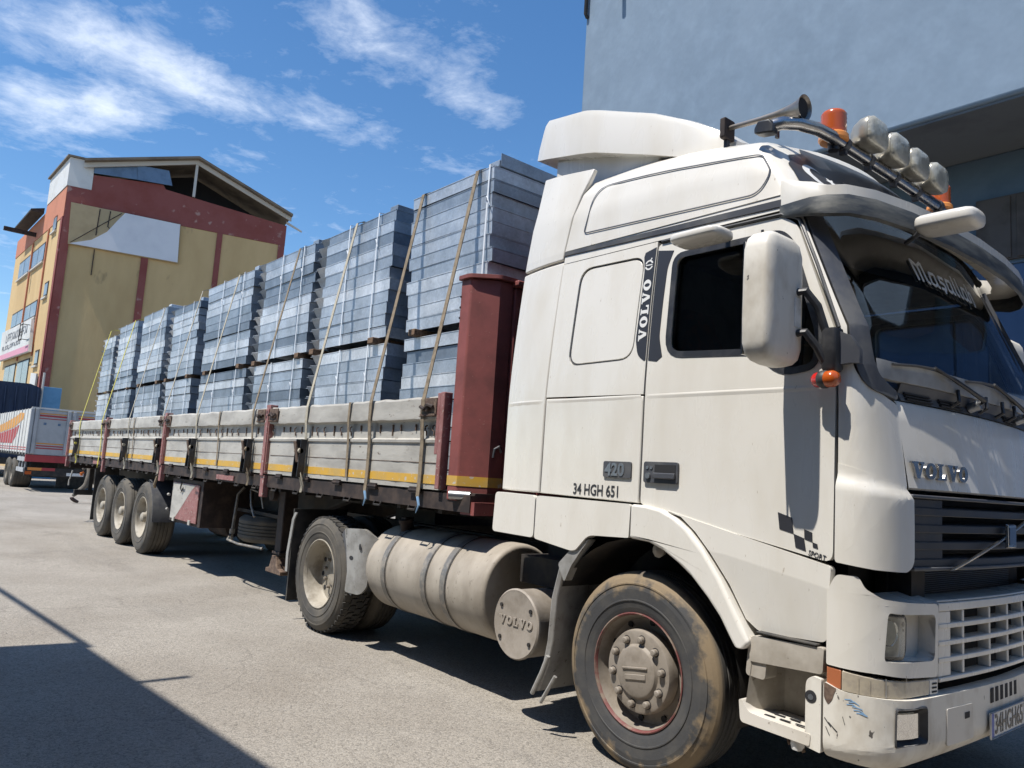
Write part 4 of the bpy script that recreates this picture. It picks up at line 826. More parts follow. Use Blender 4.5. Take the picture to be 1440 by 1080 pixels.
mirrored(panel('side_fairing', rpoly([(-.792, 1.126), (-.47, 1.088), (-.43, 1.095), (-.335, 1.19), (-.03, 1.205), (-.024, 1.386), (-.790, 1.388)], [.02, .02, .02, .04, .01, .02, .03]), Sg, .06, 'white', TR, bev=.014, seg=3))
q = MB(); q.grid([[V((.66*math.cos(a), y, .52+.68*math.sin(a))) for a in [R(-10+i*10) for i in range(21)]] for y in (.03, .55)]); mirrored(q.build('arch_liner', 'chassis', TR))
q = MB(); k = []
for x_, z_ in ((-.44, 1.10), (-.53, 1.0), (-.585, .80), (-.60, .55), (-.63, .40), (-.70, .24)): k.append([V((x_, .015, z_)), V((x_-.035, .0, z_-.005)), V((x_-.04, .06, z_-.005)), V((x_-.04, .5, z_-.005)), V((x_-.02, .5, z_)), V((x_, .5, z_))])
mirrored(q.loft(k).build('front_mudguard', 'guard_grey', TR, bev=.006))
q = MB(); q.tube([(-.62, -.0, .46), (-.66, -.005, .36), (-.74, .0, .22)], .014, 8); q.tube([(-.55, .0, .36), (-.60, -.01, .27), (-.66, .0, .19)], .012, 8); q.build('mudguard_stay', 'guard_grey', TR)
q = MB(); q.prism(rpoly([(-.58, 1.0), (-.44, 1.13), (-.33, 1.17), (-.40, 1.09), (-.47, 1.0), (-.52, .9)], .02), lambda a, b: V((a, .0, b)), lambda a, b: V((a, .06, b))); q.build('mudguard_bracket', 'guard_grey', TR)
q = MB(); q.lathe([(.0, -.02), (.04, .0), (.03, .03), (.0, .035)], (.12, .06, 1.155), (0, 1, 0), 9); q.build('mud_lump', 'tank', TR)
# ---- sun visor
vp = [(.79, .062), (.87, .045), (.96, .030), (1.04, .042), (1.115, .10), (1.175, .24), (1.225, .50), (1.26, .85), (1.272, 1.25)]
full = vp+[(a, 2.5-b) for a, b in reversed(vp[:-1])]
def voff(i, d):
    a = full[max(i-1, 0)]; b = full[min(i+1, len(full)-1)]; t = V((b[0]-a[0], b[1]-a[1])).normalized(); return V((full[i][0]+t.y*d, full[i][1]-t.x*d))
n = len(full); k = []
ends = lambda i: min(1, min(i, n-1-i)/3)
for i in range(n):
    e = ends(i); o1 = voff(i, -.16*e-.01); o2 = voff(i, -.04*e); o3 = voff(i, 0); o4 = voff(i, -.02)
    k.append([V((o1.x, o1.y, 3.035-.075*e)), V((o2.x, o2.y, 3.022-.075*e)), V((o3.x, o3.y, 2.985-.055*e)), V((o3.x, o3.y, 2.895-.01*e)), V((o4.x, o4.y, 2.882-.01*e)), V((o1.x, o1.y, 2.90))])
q = MB(); VI = q.loft(k).build('visor_lip', 'white', TR, ang=50)
k = []
for i in range(n):
    e = ends(i); o3 = voff(i, .004); o4 = voff(i, .010*e+.004); o5 = voff(i, .002*e-.004); o6 = voff(i, -.01)
    zb = 2.78+.05*(1-e)
    k.append([V((o3.x, o3.y, 2.893-.01*e)), V((o4.x, o4.y, 2.85)), V((o4.x, o4.y, zb+.01)), V((o5.x, o5.y, zb)), V((o5.x, o5.y, 2.85)), V((o6.x, o6.y, 2.892-.01*e))])
q = MB(); q.loft(k).build('sun_visor', 'visor_smoke', VI, ang=50)
# ---- roof front panel with crescent and star
pf = MB(); rows = []
ts_ = [.35, .45, .55, .65, .75, .85, .95, 1.0, 1.2, 1.4, 1.6, 1.8, 2.0]
for f in (.14, .25, .36, .48, .6, .7, .80, .88, .93, .97):
    near = [roofP(max(t, .42 if f < .7 else .52 if f < .85 else .75), f)+surf_normal(roofP, t, f)*.004 for t in ts_]; rows.append(near+[V((p_.x, 2.5-p_.y, p_.z)) for p_ in reversed(near[:-1])])
RP = pf.grid(rows).build('roof_panel', 'decal_black', TR, ang=60)
def Fr(a, b, s_=1): n_ = surf_normal(roofP, a, b); return roofP(a, b)+n_*(.0045+.0012*s_)
tcx, fcx = .83, .50
def Fm(a, b, s_=1):
    # metres across the panel (a) and up it (b), measured from the crescent's centre
    t0 = tcx; y0 = roofP(t0, fcx).y; y_ = y0+a; f = fcx+b/.42
    lo_, hi_ = 0., 2.
    for _ in range(22):
        md = (lo_+hi_)/2
        if roofP(md, f).y < y_: lo_ = md
        else: hi_ = md
    return Fr((lo_+hi_)/2, f, s_)
q = MB(); cr = [(.082*math.cos(R(50+260*i/26)), .082*math.sin(R(50+260*i/26))) for i in range(27)]+[(.024+.064*math.cos(R(310-260*i/26)), .064*math.sin(R(310-260*i/26))) for i in range(27)]
q.prism(cr, lambda a, b: Fm(a, b, 1), lambda a, b: Fm(a, b, 0))
st = [((.038 if i % 2 == 0 else .015)*math.cos(R(90+36*i+18))+.105, (.038 if i % 2 == 0 else .015)*math.sin(R(90+36*i+18))) for i in range(10)]
q.prism(st, lambda a, b: Fm(a, b, 1), lambda a, b: Fm(a, b, 0)); q.build('crescent_and_star', 'decal_white', RP, smooth=False)
q = MB(); sw = [[(.26, .03), (.27, -.05)], [(.24, .04), (.33, .03), (.36, -.04)], [(.42, .03), (.47, -.03)], [(.45, .07), (.50, .02)], [(.58, .0), (.62, -.05)], [(.60, .01), (.66, 0), (.68, -.05)], [(.74, .06), (.79, .03)], [(.72, .02), (.76, -.05)], [(.86, .02), (.90, -.05)], [(.92, .03), (.98, .0), (1.0, -.05)], [(1.05, .07), (1.12, .05)], [(1.06, .03), (1.12, -.04)], [(1.2, .03), (1.25, -.05)], [(1.3, .02), (1.36, -.04)]]
strokes(q, sw, .013, Fm); q.build('script_lettering', 'dull_chrome', RP, smooth=False)
# ---- light bar
LBR = MB(); LBR.tube([(.70, .125, 3.36), (.735, .15, 3.372), (.775, .23, 3.385), (.81, .36, 3.392), (.822, .5, 3.393), (.825, 1.25, 3.393), (.822, 2.0, 3.393), (.81, 2.14, 3.392), (.775, 2.27, 3.385), (.735, 2.35, 3.372), (.70, 2.375, 3.36)], .034, 16); LBR = LBR.build('light_bar', 'dull_chrome', TR, ang=60)
for y in (.115, 2.385):
    q = MB(); q.loft([[V((x, y-w_, z)), V((x, y+w_, z)), V((x, y+w_, z+h_)), V((x, y-w_, z+h_))] for x, z, w_, h_ in ((.61, 3.335, .022, .03), (.64, 3.322, .034, .07), (.70, 3.312, .032, .075), (.725, 3.31, .02, .04))]); q.build('bar_clamp', 'black_plastic', LBR, bev=.008)
for y in (.62, .90, 1.22, 1.52, 1.85):
    q = MB(); q.cyl((.8235, y-.022, 3.393), (.8235, y+.022, 3.393), .037, 16); q.box(.805, .84, y-.012, y+.012, 3.33, 3.36); q.build('bar_clip', 'grey_plastic', LBR)
for i, y in enumerate((.79, 1.065, 1.335, 1.61)):
    q = MB(); k = []
    for x, s_ in ((.80, .45), (.83, .75), (.875, .96), (.915, 1.0), (.922, .98)): k.append([V((x, y+a*s_, 3.475+b*s_)) for a, b in rrect(-.112, .112, -.080, .088, .055, 5)])
    sp_ = q.loft(k).build('spot_lamp', 'lamp_body', LBR, ang=50)
    q = MB(); q.loft([[V((x, y+a*s_, 3.475+b*s_)) for a, b in rrect(-.112, .112, -.080, .088, .055, 5)] for x, s_ in ((.9225, .90), (.9235, .3))]); q.build('lamp_reflector', 'lamp_face', sp_)
    q = MB(); q.loft([[V((x, y+a*s_, 3.475+b*s_)) for a, b in rrect(-.112, .112, -.080, .088, .055, 5)] for x, s_ in ((.923, .97), (.940, .93), (.950, .75), (.955, .3))]); q.build('lamp_lens', 'lamp_glass', sp_, ang=60)
    q = MB(); q.box(.80, .85, y-.02, y+.02, 3.40, 3.43); q.build('lamp_foot', 'black_plastic', sp_)
for y in (.555, 1.945):
    q = MB(); q.lathe([(.0, .0), (.07, .0), (.078, .012), (.076, .035), (.066, .045)], (.80, y, 3.385), (0, 0, 1), 24); be = q.build('beacon', 'orange_base', LBR)
    pr = [(.066, .045)]+[(.064+(.0025 if j % 2 else 0), .05+.0115*j) for j in range(10)]+[(.058, .168), (.045, .176), (.0, .178)]
    q = MB(); q.lathe(pr, (.80, y, 3.385), (0, 0, 1), 28); q.build('beacon_lens', 'orange_lens', be, ang=50)
    q = MB(); q.cyl((.80, y, 3.34), (.80, y, 3.386), .03, 12); q.build('beacon_post', 'black_plastic', be)
# ---- air horn
q = MB(); q.lathe([(.012, 0), (.014, .02), (.016, .2), (.022, .30), (.032, .37), (.046, .42), (.062, .448), (.066, .455), (.060, .452), (.04, .41), (.02, .3)], (.355, .245, 3.502), (1, 0, -.075), 24); HN = q.build('air_horn', 'horn_metal', TR, ang=60)
q = MB(); q.cyl((.795, .245, 3.469), (.785, .245, 3.470), .05, 20, .03); q.build('horn_throat', 'interior', HN)
q = MB(); q.loft([[V((x, .245+a, 3.50+b)) for a, b in rrect(-.05, .05, -.065, .055, .012, 3)] for x in (.325, .345, .357)]); q.build('horn_base', 'chassis_brown', HN, bev=.004)
q = MB(); q.box(.33, .35, .23, .26, 3.38, 3.45); q.build('horn_foot', 'black_plastic', HN); q = MB(); q.box(.645, .66, .235, .255, 3.35, 3.475); q.build('horn_stand', 'black_plastic', HN)
# ---- mirrors
def pod(name, c, sx, sy, sz, m_, par, axis=2, pw=.35):
    """rounded housing: rounded-rectangle sections along one axis"""
    q = MB(); k = []
    for u_ in (-1, -.985, -.94, -.86, -.7, -.35, 0, .35, .7, .86, .94, .985, 1):
        s_ = max(.02, (1-abs(u_)**9)**.40)
        if axis == 2: k.append([V((c[0]+a*sx/2*s_, c[1]+b*sy/2*s_, c[2]+u_*sz/2)) for a, b in rrect(-1, 1, -1, 1, pw, 5)])
        else: k.append([V((c[0]+u_*sx/2, c[1]+a*sy/2*s_, c[2]+b*sz/2*s_)) for a, b in rrect(-1, 1, -1, 1, pw, 5)])
    return q.loft(k).build(name, m_, par, ang=50)
MR = pod('door_mirror', (.935, -.222, 2.345), .15, .30, .60, 'white_worn', TR, 2, .42)
q = MB(); q.box(.853, .862, -.335, -.105, 2.09, 2.60); q.build('mirror_glass', 'chrome', MR)
for z0, z1 in ((2.385, 2.20), (2.20, 2.06)):
    q = MB(); q.tube([(1.0, -.14, z0), (1.04, -.13, z0+.005), (1.075, -.09, z0-.06), (1.10, -.055, z1+.0), (1.112, -.04, z1)], .019, 10); q.build('mirror_arm', 'black_plastic', MR)
q = MB(); q.box(1.0, 1.012, -.17, -.115, 2.225, 2.36); q.build('arm_plate', 'plate_white', MR, bev=.003)
q = MB(); q.loft([[V((1.118+a, -.045+b, z)) for a, b in rrect(-.034*s_, .034*s_, -.035*s_, .05*s_, .015, 3)] for z, s_ in ((2.035, .8), (2.05, 1), (2.21, 1.0), (2.225, .95))]); q.build('arm_bracket', 'black_plastic', MR)
q = MB(); q.lathe([(.0, -.0), (.036, .0), (.040, .01), (.040, .025), (.036, .035), (.0, .035)], (1.085, -.07, 1.998), (1, -.2, 0), 20); MK = q.build('marker_lamp', 'black_plastic', MR)
q = MB(); q.lathe([(.036, 0), (.036, .03), (.028, .045), (.0, .05)], (1.12, -.077, 1.998), (1, -.2, 0), 20); q.build('amber_lens', 'orange_lens', MK, ang=60)
q = MB(); q.lathe([(.034, 0), (.034, .02), (.026, .035), (.0, .04)], (1.085, -.07, 1.998), (-1, .2, 0), 20); q.build('red_lens', 'red_lens', MK, ang=60)
q = MB(); q.loft([[V((x, y_-.01, z-h_)), V((x, y_+.02, z-h_)), V((x, y_+.02, z+h_)), V((x, y_-.01, z+h_))] for x, y_, z, h_ in ((1.148, -.03, 2.14, .075), (1.185, -.005, 2.135, .06), (1.215, .02, 2.105, .03))]); q.build('pillar_bracket', 'grey_plastic', MR)
mirrored(MR)
KM = pod('kerb_mirror', (.465, -.125, 2.752), .30, .19, .062, 'white', TR, 0, .7); q = MB(); q.tube([(.5, -.03, 2.75), (.5, .04, 2.80)], .015, 8); q.build('mirror_stay', 'black_plastic', KM)
FM = pod('front_mirror', (1.40, .49, 2.79), .27, .20, .085, 'white', TR, 0, .7); q = MB(); q.tube([(1.28, .49, 2.79), (1.25, .50, 2.76), (1.19, .52, 2.74)], .012, 8); q.build('mirror_stay', 'black_plastic', FM)
# ---- chassis, engine bay, tank, silencer
q = MB()
for y in (.84, 1.58): q.box(-5.0, 1.0, y, y+.08, .74, 1.0)
CH = q.build('chassis_frame', 'chassis', TR, smooth=False)
q = MB(); q.box(-.65, 1.1, .62, 1.9, .45, 1.2); q.build('engine', 'chassis', TR, bev=.05)
q = MB(); q.box(-1.15, -.76, .45, 2.1, .95, 1.30); q.build('rear_crossmember', 'chassis', TR)
q = MB(); q.lathe([(.0, 0), (.50, 0), (.52, .03), (.52, .05), (.0, .06)], (-3.55, 1.25, 1.12), (0, 0, 1), 28); q.box(-3.9, -3.2, .9, 1.6, 1.0, 1.13); q.build('fifth_wheel', 'chassis', TR)
for x in (0.0, -3.73):
    q = MB(); q.cyl((x, .2, .51), (x, 2.3, .51), .07, 12); q.build('axle', 'chassis', TR)
q = MB(); q.tube([(-.74, 1.0, 2.0), (-1.0, 1.02, 1.5), (-1.3, 1.05, 1.35), (-1.5, 1.05, 1.7)], .018, 8); q.tube([(-.74, 1.2, 2.0), (-1.05, 1.22, 1.4), (-1.5, 1.22, 1.7)], .018, 8); q.build('air_hoses', 'red_lens', TR)
TK = MB(); TK.lathe([(.0, 0), (.22, .004), (.30, .012), (.328, .03), (.34, .07), (.34, 1.555), (.336, 1.585), (.326, 1.602), (.312, 1.606), (.20, 1.602), (.0, 1.598)], (-2.905, .355, .695), (1, 0, 0), 56); TK = TK.build('fuel_tank', 'tank', TR, ang=50)
for x in (-2.62, -2.05, -1.80):
    q = MB(); q.lathe([(.3405, 0), (.346, .004), (.346, .062), (.3405, .066)], (x, .355, .695), (1, 0, 0), 56); q.build('tank_strap', 'tank_strap', TK)
    q = MB(); q.lathe([(.3465, 0), (.3475, .001), (.3475, .008), (.3465, .009)], (x+.07, .355, .695), (1, 0, 0), 56); q.build('strap_edge', 'chassis', TK)
q = MB(); q.cyl((-2.62, .24, 1.0), (-2.62, .22, 1.075), .055, 18); q.cyl((-2.62, .222, 1.07), (-2.62, .214, 1.10), .062, 18); q.box(-2.66, -2.58, .19, .25, 1.09, 1.112); q.build('filler_cap', 'chassis_brown', TK, bev=.005)
q = MB(); q.box(-3.0, -1.1, .7, .84, .55, .75); q.build('tank_bracket', 'chassis', TK)
SL = MB(); SL.lathe([(.0, .003), (.19, .003), (.205, .0), (.214, .008), (.214, .02), (.207, .03), (.207, .55), (.0, .56)], (-.925, -.008, .588), (0, 1, 0), 48); SL = SL.build('silencer', 'silencer', TR, ang=40)
q = MB(); slab_text('VOLVO', lambda a, b, s_: V((-1.078+a, -.006-.006*s_, .575+b)), .052, 1.10, q, .14); q.build('embossed_lettering', 'silencer', SL, bev=.002)
for a in (35, 145, 215, 325):
    q = MB(); c_ = V((-.925+.17*math.cos(R(a)), -.006, .588+.17*math.sin(R(a)))); q.cyl(c_, c_-V((0, .008, 0)), .013, 12); q.build('bolt', 'chassis', SL)
q = MB(); q.box(-1.2, -.62, .25, .8, .80, .98); q.build('silencer_bracket', 'chassis', TR)
# rear wheel guards
q = MB(); k = []
for a in (-6, 2, 12, 22, 32, 42):
    r_ = .60; c_, s_ = math.cos(R(a)), math.sin(R(a)); k.append([V((-3.73+(r_+o_)*c_+dx, y, .51+(r_+o_)*s_)) for o_, y, dx in ((0, .0, 0), (.0, .05, 0), (.0, .60, 0), (.03, .60, 0), (.03, .02, 0), (.10, -.01, .02))])
mirrored(q.loft(k, closed=True).build('wheel_guard', 'grey_plastic', TR, ang=40))
GS = panel('guard_skirt', rpoly([(-3.13, .45), (-2.90, .455), (-2.86, .52), (-2.85, .80), (-2.79, .89), (-2.90, .985), (-3.22, .965), (-3.16, .80), (-3.115, .62)], [.03, .05, .03, .05, .03, .04, .03, 0, 0]), lambda t, z: V((t, -.012+.05*max(0, (-2.9-t)/.3)**2*0+.10*max(0, (t+2.97)/.15)**2, z)), .05, 'guard_grey', TR, ct=[-2.97, -2.93, -2.89, -2.86], cz=[.6, .75, .85], bev=.008, seg=3)
for x_, z_, a_, b_ in ((-3.06, .735, .035, .018), (-2.93, .84, .016, .026)):
    q = MB(); q.prism([(x_+a_*math.cos(i*.5236), z_+b_*math.sin(i*.5236)) for i in range(12)], lambda a, b: V((a, -.0135, b)), lambda a, b: V((a, -.0125, b))); q.build('guard_hole', 'interior', GS)
q = MB(); q.loft([[V((x, y, z)) for x, y in ((-4.36, .03), (-4.34, .03), (-4.34, .6), (-4.36, .6))] for z in (.18, .5, .8, 1.05)]); mirrored(q.build('mud_flap', 'rubber', TR))
q = MB(); q.loft([[V((x, .015, z)), V((x+.05, .015, z)), V((x+.05, .028, z)), V((x, .028, z))] for x, z in ((-4.40, .45), (-4.41, .62), (-4.38, .78), (-4.35, .95), (-4.30, 1.02))]); q.build('flap_bracket', 'guard_grey', TR)
# ---- wheels
def tyre(mb, R0, W0, n=72, grooves=4, mud=False, prof0=.295):
    """axis +y from the outer side wall at y=0"""
    sw = [(prof0, .028), (prof0+.012, .012), (prof0+.035, .004), (prof0+.07, -.004), (prof0+.072, -.008), (prof0+.078, -.008), (prof0+.08, -.004), (R0-.095, -.006), (R0-.07, -.002), (R0-.068, -.006), (R0-.06, -.005), (R0-.058, .0), (R0-.035, .012), (R0-.015, .028), (R0-.004, .042)]
    tr = []; b = (W0-.10)/grooves
    for i in range(grooves):
        y = .05+b*i; tr += [(R0, y+.006), (R0, y+b-.010), (R0-.013, y+b-.007), (R0-.013, y+b+.001)] if i < grooves-1 else [(R0, y+.006), (R0, W0-.05)]
    prof = sw+tr+[(r_, W0-h_) for r_, h_ in reversed(sw)]
    rings = [[V((r_*math.cos(6.28318*i/n), h_, r_*math.sin(6.28318*i/n))) for i in range(n)] for r_, h_ in prof]
    for j in range(len(rings)-1):
        mb.cur = 1 if (mud and 7 <= j < len(sw)-2) else 0; mb.loft([rings[j], rings[j+1]], True, False)
    mb.cur = 0
def lug(mb, R0, W0, n=46, depth=.012):
    for i in range(n):
        a = 6.28318*i/n
        for y0, y1, ph in ((.028, .085, 0), (.095, .15, .5), (.16, .215, 0), (.225, W0-.03, .5)):
            aa = a+ph*6.28318/n; c_, s_ = math.cos(aa), math.sin(aa); hw = 6.28318*R0/n*.36
            rr_ = R0+depth/2-(.008 if y0 < .05 else 0); mb.obox((rr_*c_, (y0+y1)/2, rr_*s_), V((-s_, .3 if ph else -.3, c_))*hw, (0, (y1-y0)/2, 0), V((c_, 0, s_))*depth/2)
def wheel_front(loc, par):
    t = MB(); tyre(t, .522, .30, grooves=5); w_ = t.build('wheel', 'tyre_muddy', par, ang=40, loc=loc)
    def sub(mb, nm, m_, **kw): return mb.build(nm, m_, w_, loc=loc, **kw)
    q = MB(); q.lathe([(.283, .06), (.292, .016), (.300, .004), (.306, .006), (.304, .02), (.296, .03)], (0, 0, 0), (0, 1, 0), 56); sub(q, 'rim_edge', 'rim_rust')
    q = MB(); q.lathe([(.290, .02), (.280, .06), (.268, .095), (.24, .105), (.19, .085), (.0, .085)], (0, 0, 0), (0, 1, 0), 56); sub(q, 'rim', 'hub_grey', ang=50)
    for i in range(10):
        a = R(36*i+12); q = MB(); c_ = V((.254*math.cos(a), .097, .254*math.sin(a))); q.lathe([(.0, -.004), (.017, -.004), (.017, .004)], c_, (0, 1, 0), 12); sub(q, 'vent_hole', 'interior')
    q = MB(); q.lathe([(.219, .085), (.217, .04), (.210, .022), (.200, .018), (.142, .018), (.136, .012), (.130, .002), (.122, -.002), (.0, -.004)], (0, 0, 0), (0, 1, 0), 56); sub(q, 'hub_cover', 'hub_grey', ang=30)
    q = MB(); q.obox((.0, -.006, .02), (.085, 0, .014), (0, .005, 0), (-.001, 0, .006)); q.obox((.005, -.006, -.025), (.07, 0, .012), (0, .004, 0), (-.002, 0, .014)); sub(q, 'cover_mark', 'hub_grey', bev=.003)
    for i in range(10):
        a = R(36*i+10); c_ = V((.170*math.cos(a), 0, .170*math.sin(a))); q = MB(); q.lathe([(.024, .0172), (.024, .0165), (.019, .0165)], c_, (0, 1, 0), 14); sub(q, 'nut_recess', 'interior')
        q = MB(); q.lathe([(.019, .018), (.018, -.004), (.012, -.010), (.0, -.011)], c_, (0, 1, 0), 12); sub(q, 'wheel_nut', 'hub_grey', ang=40)
    return w_
def wheel_dish(name, loc, par, R0=.52, W0=.29, depth=.17, lugs=False, hub=False, m_='tyre_dusty', light=False):
    t = MB(); tyre(t, R0-(.012 if lugs else 0), W0, n=64, grooves=1 if lugs else 5); w_ = t.build(name, m_, par, ang=40, loc=loc)
    if light: q = MB(); q.lathe([(.290, .03), (.270, depth), (.0, depth)], (0, 0, 0), (0, 1, 0), 32); q.build('rim', 'rim_beige', w_, loc=loc); return w_
    if lugs: q = MB(); lug(q, R0-.012, W0); tag(q.build('tread_blocks', 'rubber', w_, loc=loc, smooth=False, recalc=False), None, kind='stuff')
    q = MB(); q.lathe([(.283, .03), (.292, .012), (.300, .003), (.307, .006), (.304, .02), (.297, .03)], (0, 0, 0), (0, 1, 0), 48); q.build('rim_edge', 'rim_beige', w_, loc=loc)
    q = MB(); q.lathe([(.290, .02), (.276, .05), (.272, depth-.02), (.255, depth), (.12, depth+.005), (.11, depth-.01), (.0, depth-.01)], (0, 0, 0), (0, 1, 0), 48); q.build('rim', 'rim_beige', w_, loc=loc, ang=40)
    for i in range(10):
        a = R(36*i+8); c_ = V((.215*math.cos(a), depth+.002, .215*math.sin(a))); q = MB(); q.lathe([(.0, -.004), (.022, -.004), (.022, .003)], c_, (0, 1, 0), 12); q.build('vent_hole', 'interior', w_, loc=loc)
        c_ = V((.150*math.cos(a+.3), depth+.0, .150*math.sin(a+.3))); q = MB(); q.lathe([(.014, .0), (.014, -.025), (.0, -.027)], c_, (0, 1, 0), 8); q.build('wheel_nut', 'hub_grey', w_, loc=loc)
    if hub: q = MB(); q.lathe([(.10, depth), (.095, depth-.05), (.075, depth-.06), (.07, depth-.11), (.05, depth-.125), (.0, depth-.127)], (0, 0, 0), (0, 1, 0), 24); q.build('hub', 'rim_beige', w_, loc=loc, ang=40)
    return w_
def far_copy(w_, dy):
    c = copy_tree(w_, (0, 0, 0), w_.parent); c.location = w_.location+V((0, dy, 0))
    for a, b in zip(w_.children, c.children): b.parent = c; b.matrix_parent_inverse = a.matrix_parent_inverse.copy()
    return c
wf = wheel_front((0, .055, .505), TR)
wheel_dish('wheel', (0, 2.15, .505), TR, light=True)
wd = wheel_dish('wheel', (-3.73, .03, .515), TR, depth=.16, lugs=True); tag(wd, 'dusty rear drive wheel with deep beige rim')
wheel_dish('wheel', (-3.73, .37, .515), TR, light=True); wheel_dish('wheel', (-3.73, 2.18, .515), TR, light=True); wheel_dish('wheel', (-3.73, 1.84, .515), TR, light=True)
# ================================================================== SEMITRAILER
TL = thing('semitrailer', 'long dropside flatbed semitrailer with worn grey boards and maroon headboard', 'trailer', (-9, 1.25, 0))
XB = [-1.84, -5.08, -8.76, -12.32, -15.6]
# deck and frame
q = MB(); q.box(-15.55, -1.5, .05, 2.45, 1.30, 1.36); q.build('deck', 'chassis_brown', TL, smooth=False)
q = MB(); q.box(-15.6, -1.5, .01, .06, 1.225, 1.345); q.build('side_rail', 'chassis_brown', TL, smooth=False)
q = MB(); q.box(-15.6, -1.5, 2.44, 2.49, 1.225, 1.345); q.build('side_rail', 'chassis_brown', TL, smooth=False)
for y in (.72, 1.70):
    q = MB(); q.loft([[V((x, y+a, z)) for a, z in ((-.01, zb), (.09, zb), (.09, zb+.02), (.05, zb+.02), (.05, 1.28), (.09, 1.28), (.09, 1.299), (-.01, 1.299), (-.01, 1.28), (.03, 1.28), (.03, zb+.02), (-.01, zb+.02))] for x, zb in ((-15.5, .9), (-5.6, .86), (-4.6, 1.12), (-1.7, 1.14))]); q.build('main_beam', 'chassis', TL, smooth=False)
for i in range(24):
    x = -15.3+i*.58; q = MB(); q.box(x, x+.05, .07, 2.43, 1.19, 1.297); q.build('cross_beam', 'chassis', TL, smooth=False)
# headboard
q = MB(); q.prism([(-1.775, .0), (-1.655, .0), (-1.52, .17), (-1.52, .30), (-1.775, .30)], lambda a, b: V((a, b, 2.915)), lambda a, b: V((a, b, 1.30))); HP = q.build('headboard_post', 'maroon', TL, bev=.012, seg=3)
q = MB(); q.prism(rpoly([(-1.80, -.02), (-1.645, -.025), (-1.49, .15), (-1.49, .32), (-1.80, .32)], .03), lambda a, b: V((a, b, 2.945)), lambda a, b: V((a, b, 2.916))); q.build('post_cap', 'maroon', HP, bev=.006)
q = MB(); q.loft([[V((x, y_, z)) for x, y_ in ((-1.7775, -.0035), (-1.6535, -.0035), (-1.5172, .1685), (-1.5165, .30), (-1.521, .30), (-1.521, .171), (-1.655, .0005), (-1.7775, .0005))] for z in (1.405, 1.475)]); q.build('yellow_band', 'yellow', HP, smooth=False)
q = MB(); q.cyl((-1.69, -.03, 1.34), (-1.56, .06, 1.34), .032, 14); q.build('buffer_roll', 'steel', HP)
q = MB(); q.tube([(-1.516, .20, 1.62), (-1.505, .20, 1.68), (-1.505, .24, 1.70), (-1.516, .27, 1.66)], .009, 6); q.build('rope_ring', 'steel', HP)
for i in range(4):
    q = MB(); z = 2.55+.08*i; q.cyl((-1.768, -.004, z), (-1.768, .0, z), .008, 8); q.build('rivet_hole', 'interior', HP)
mirrored(HP)
q = MB(); q.box(-1.56, -1.50, .30, 2.20, 1.31, 2.88); HB = q.build('headboard', 'maroon', TL, bev=.01)
for y in (.62, 1.25, 1.88): q = MB(); q.box(-1.50, -1.46, y-.03, y+.03, 1.35, 2.86); q.build('rib', 'maroon', HB, bev=.005)
q = MB(); q.box(-1.498, -1.485, .36, .60, 2.62, 2.80); q.build('headboard_plate', 'board', HB)
q = MB(); q.box(-1.60, -1.45, .28, 2.22, 2.885, 2.93); q.build('top_rail', 'maroon', HB, bev=.01)
q = MB(); q.box(-1.62, -1.46, .02, 2.48, 1.21, 1.30); q.build('front_sill', 'maroon', HB)
# drop sides
prof = [(.0, 1.362), (.0, 1.700), (-.012, 1.708), (-.014, 1.728), (.004, 1.738), (.016, 1.742), (.018, 1.868), (.010, 1.876), (-.026, 1.884), (-.028, 1.90), (-.020, 2.035), (-.010, 2.052), (.03, 2.056), (.045, 2.04), (.045, 1.362)]
for i in range(4):
    xa, xb = XB[i]-(.03 if i == 0 else .055), XB[i+1]+.055
    rs_ = random.Random(20+i); q = MB(); k = []; n = 26
    for j in range(n+1):
        x = xa+(xb-xa)*j/n; w_ = rs_.uniform(-.006, .006); d_ = rs_.uniform(-.004, .006)
        k.append([V((x, y+(d_ if z > 1.86 else d_*.4), z+(w_ if z > 2.0 else w_*.6 if 1.86 < z < 1.91 else 0))) for y, z in prof])
    bo = q.loft(k).build('drop_side', 'board', TL, ang=25)
    q = MB(); q.box(xb+.01, xa-.01, -.003, .0008, 1.402, 1.468); q.build('yellow_stripe', 'yellow', bo, smooth=False)
    for z in (1.555,):
        q = MB(); q.box(xb+.03, xa-.03, -.0025, .001, z, z+.005); q.build('board_joint', 'rust', bo, smooth=False)
    for j in range(19):
        x = xa+(xb-xa)*(j+.5+rs_.uniform(-.25, .25))/19; h_ = rs_.choice([.05, .07, .09]); q = MB()
        if rs_.random() < .45: q.tube([(x, .008, 1.84), (x-.012, -.002, 1.83), (x-.014, -.002, 1.80), (x, .002, 1.795), (x+.002, .004, 1.76)], .0065, 5)
        else: q.box(x-.005, x+.005, .006, .0175, 1.85-h_, 1.85)
        q.build('rope_hook', 'rust', bo)
    for j in range(5):
        x = xa+(xb-xa)*(j+.5)/5; q = MB(); q.box(x-.06, x+.06, -.018, .012, 1.325, 1.372); q.cyl((x-.07, -.012, 1.345), (x+.07, -.012, 1.345), .013, 8); q.build('hinge', 'chassis_brown', bo, smooth=False)
    c = mirrored(bo)
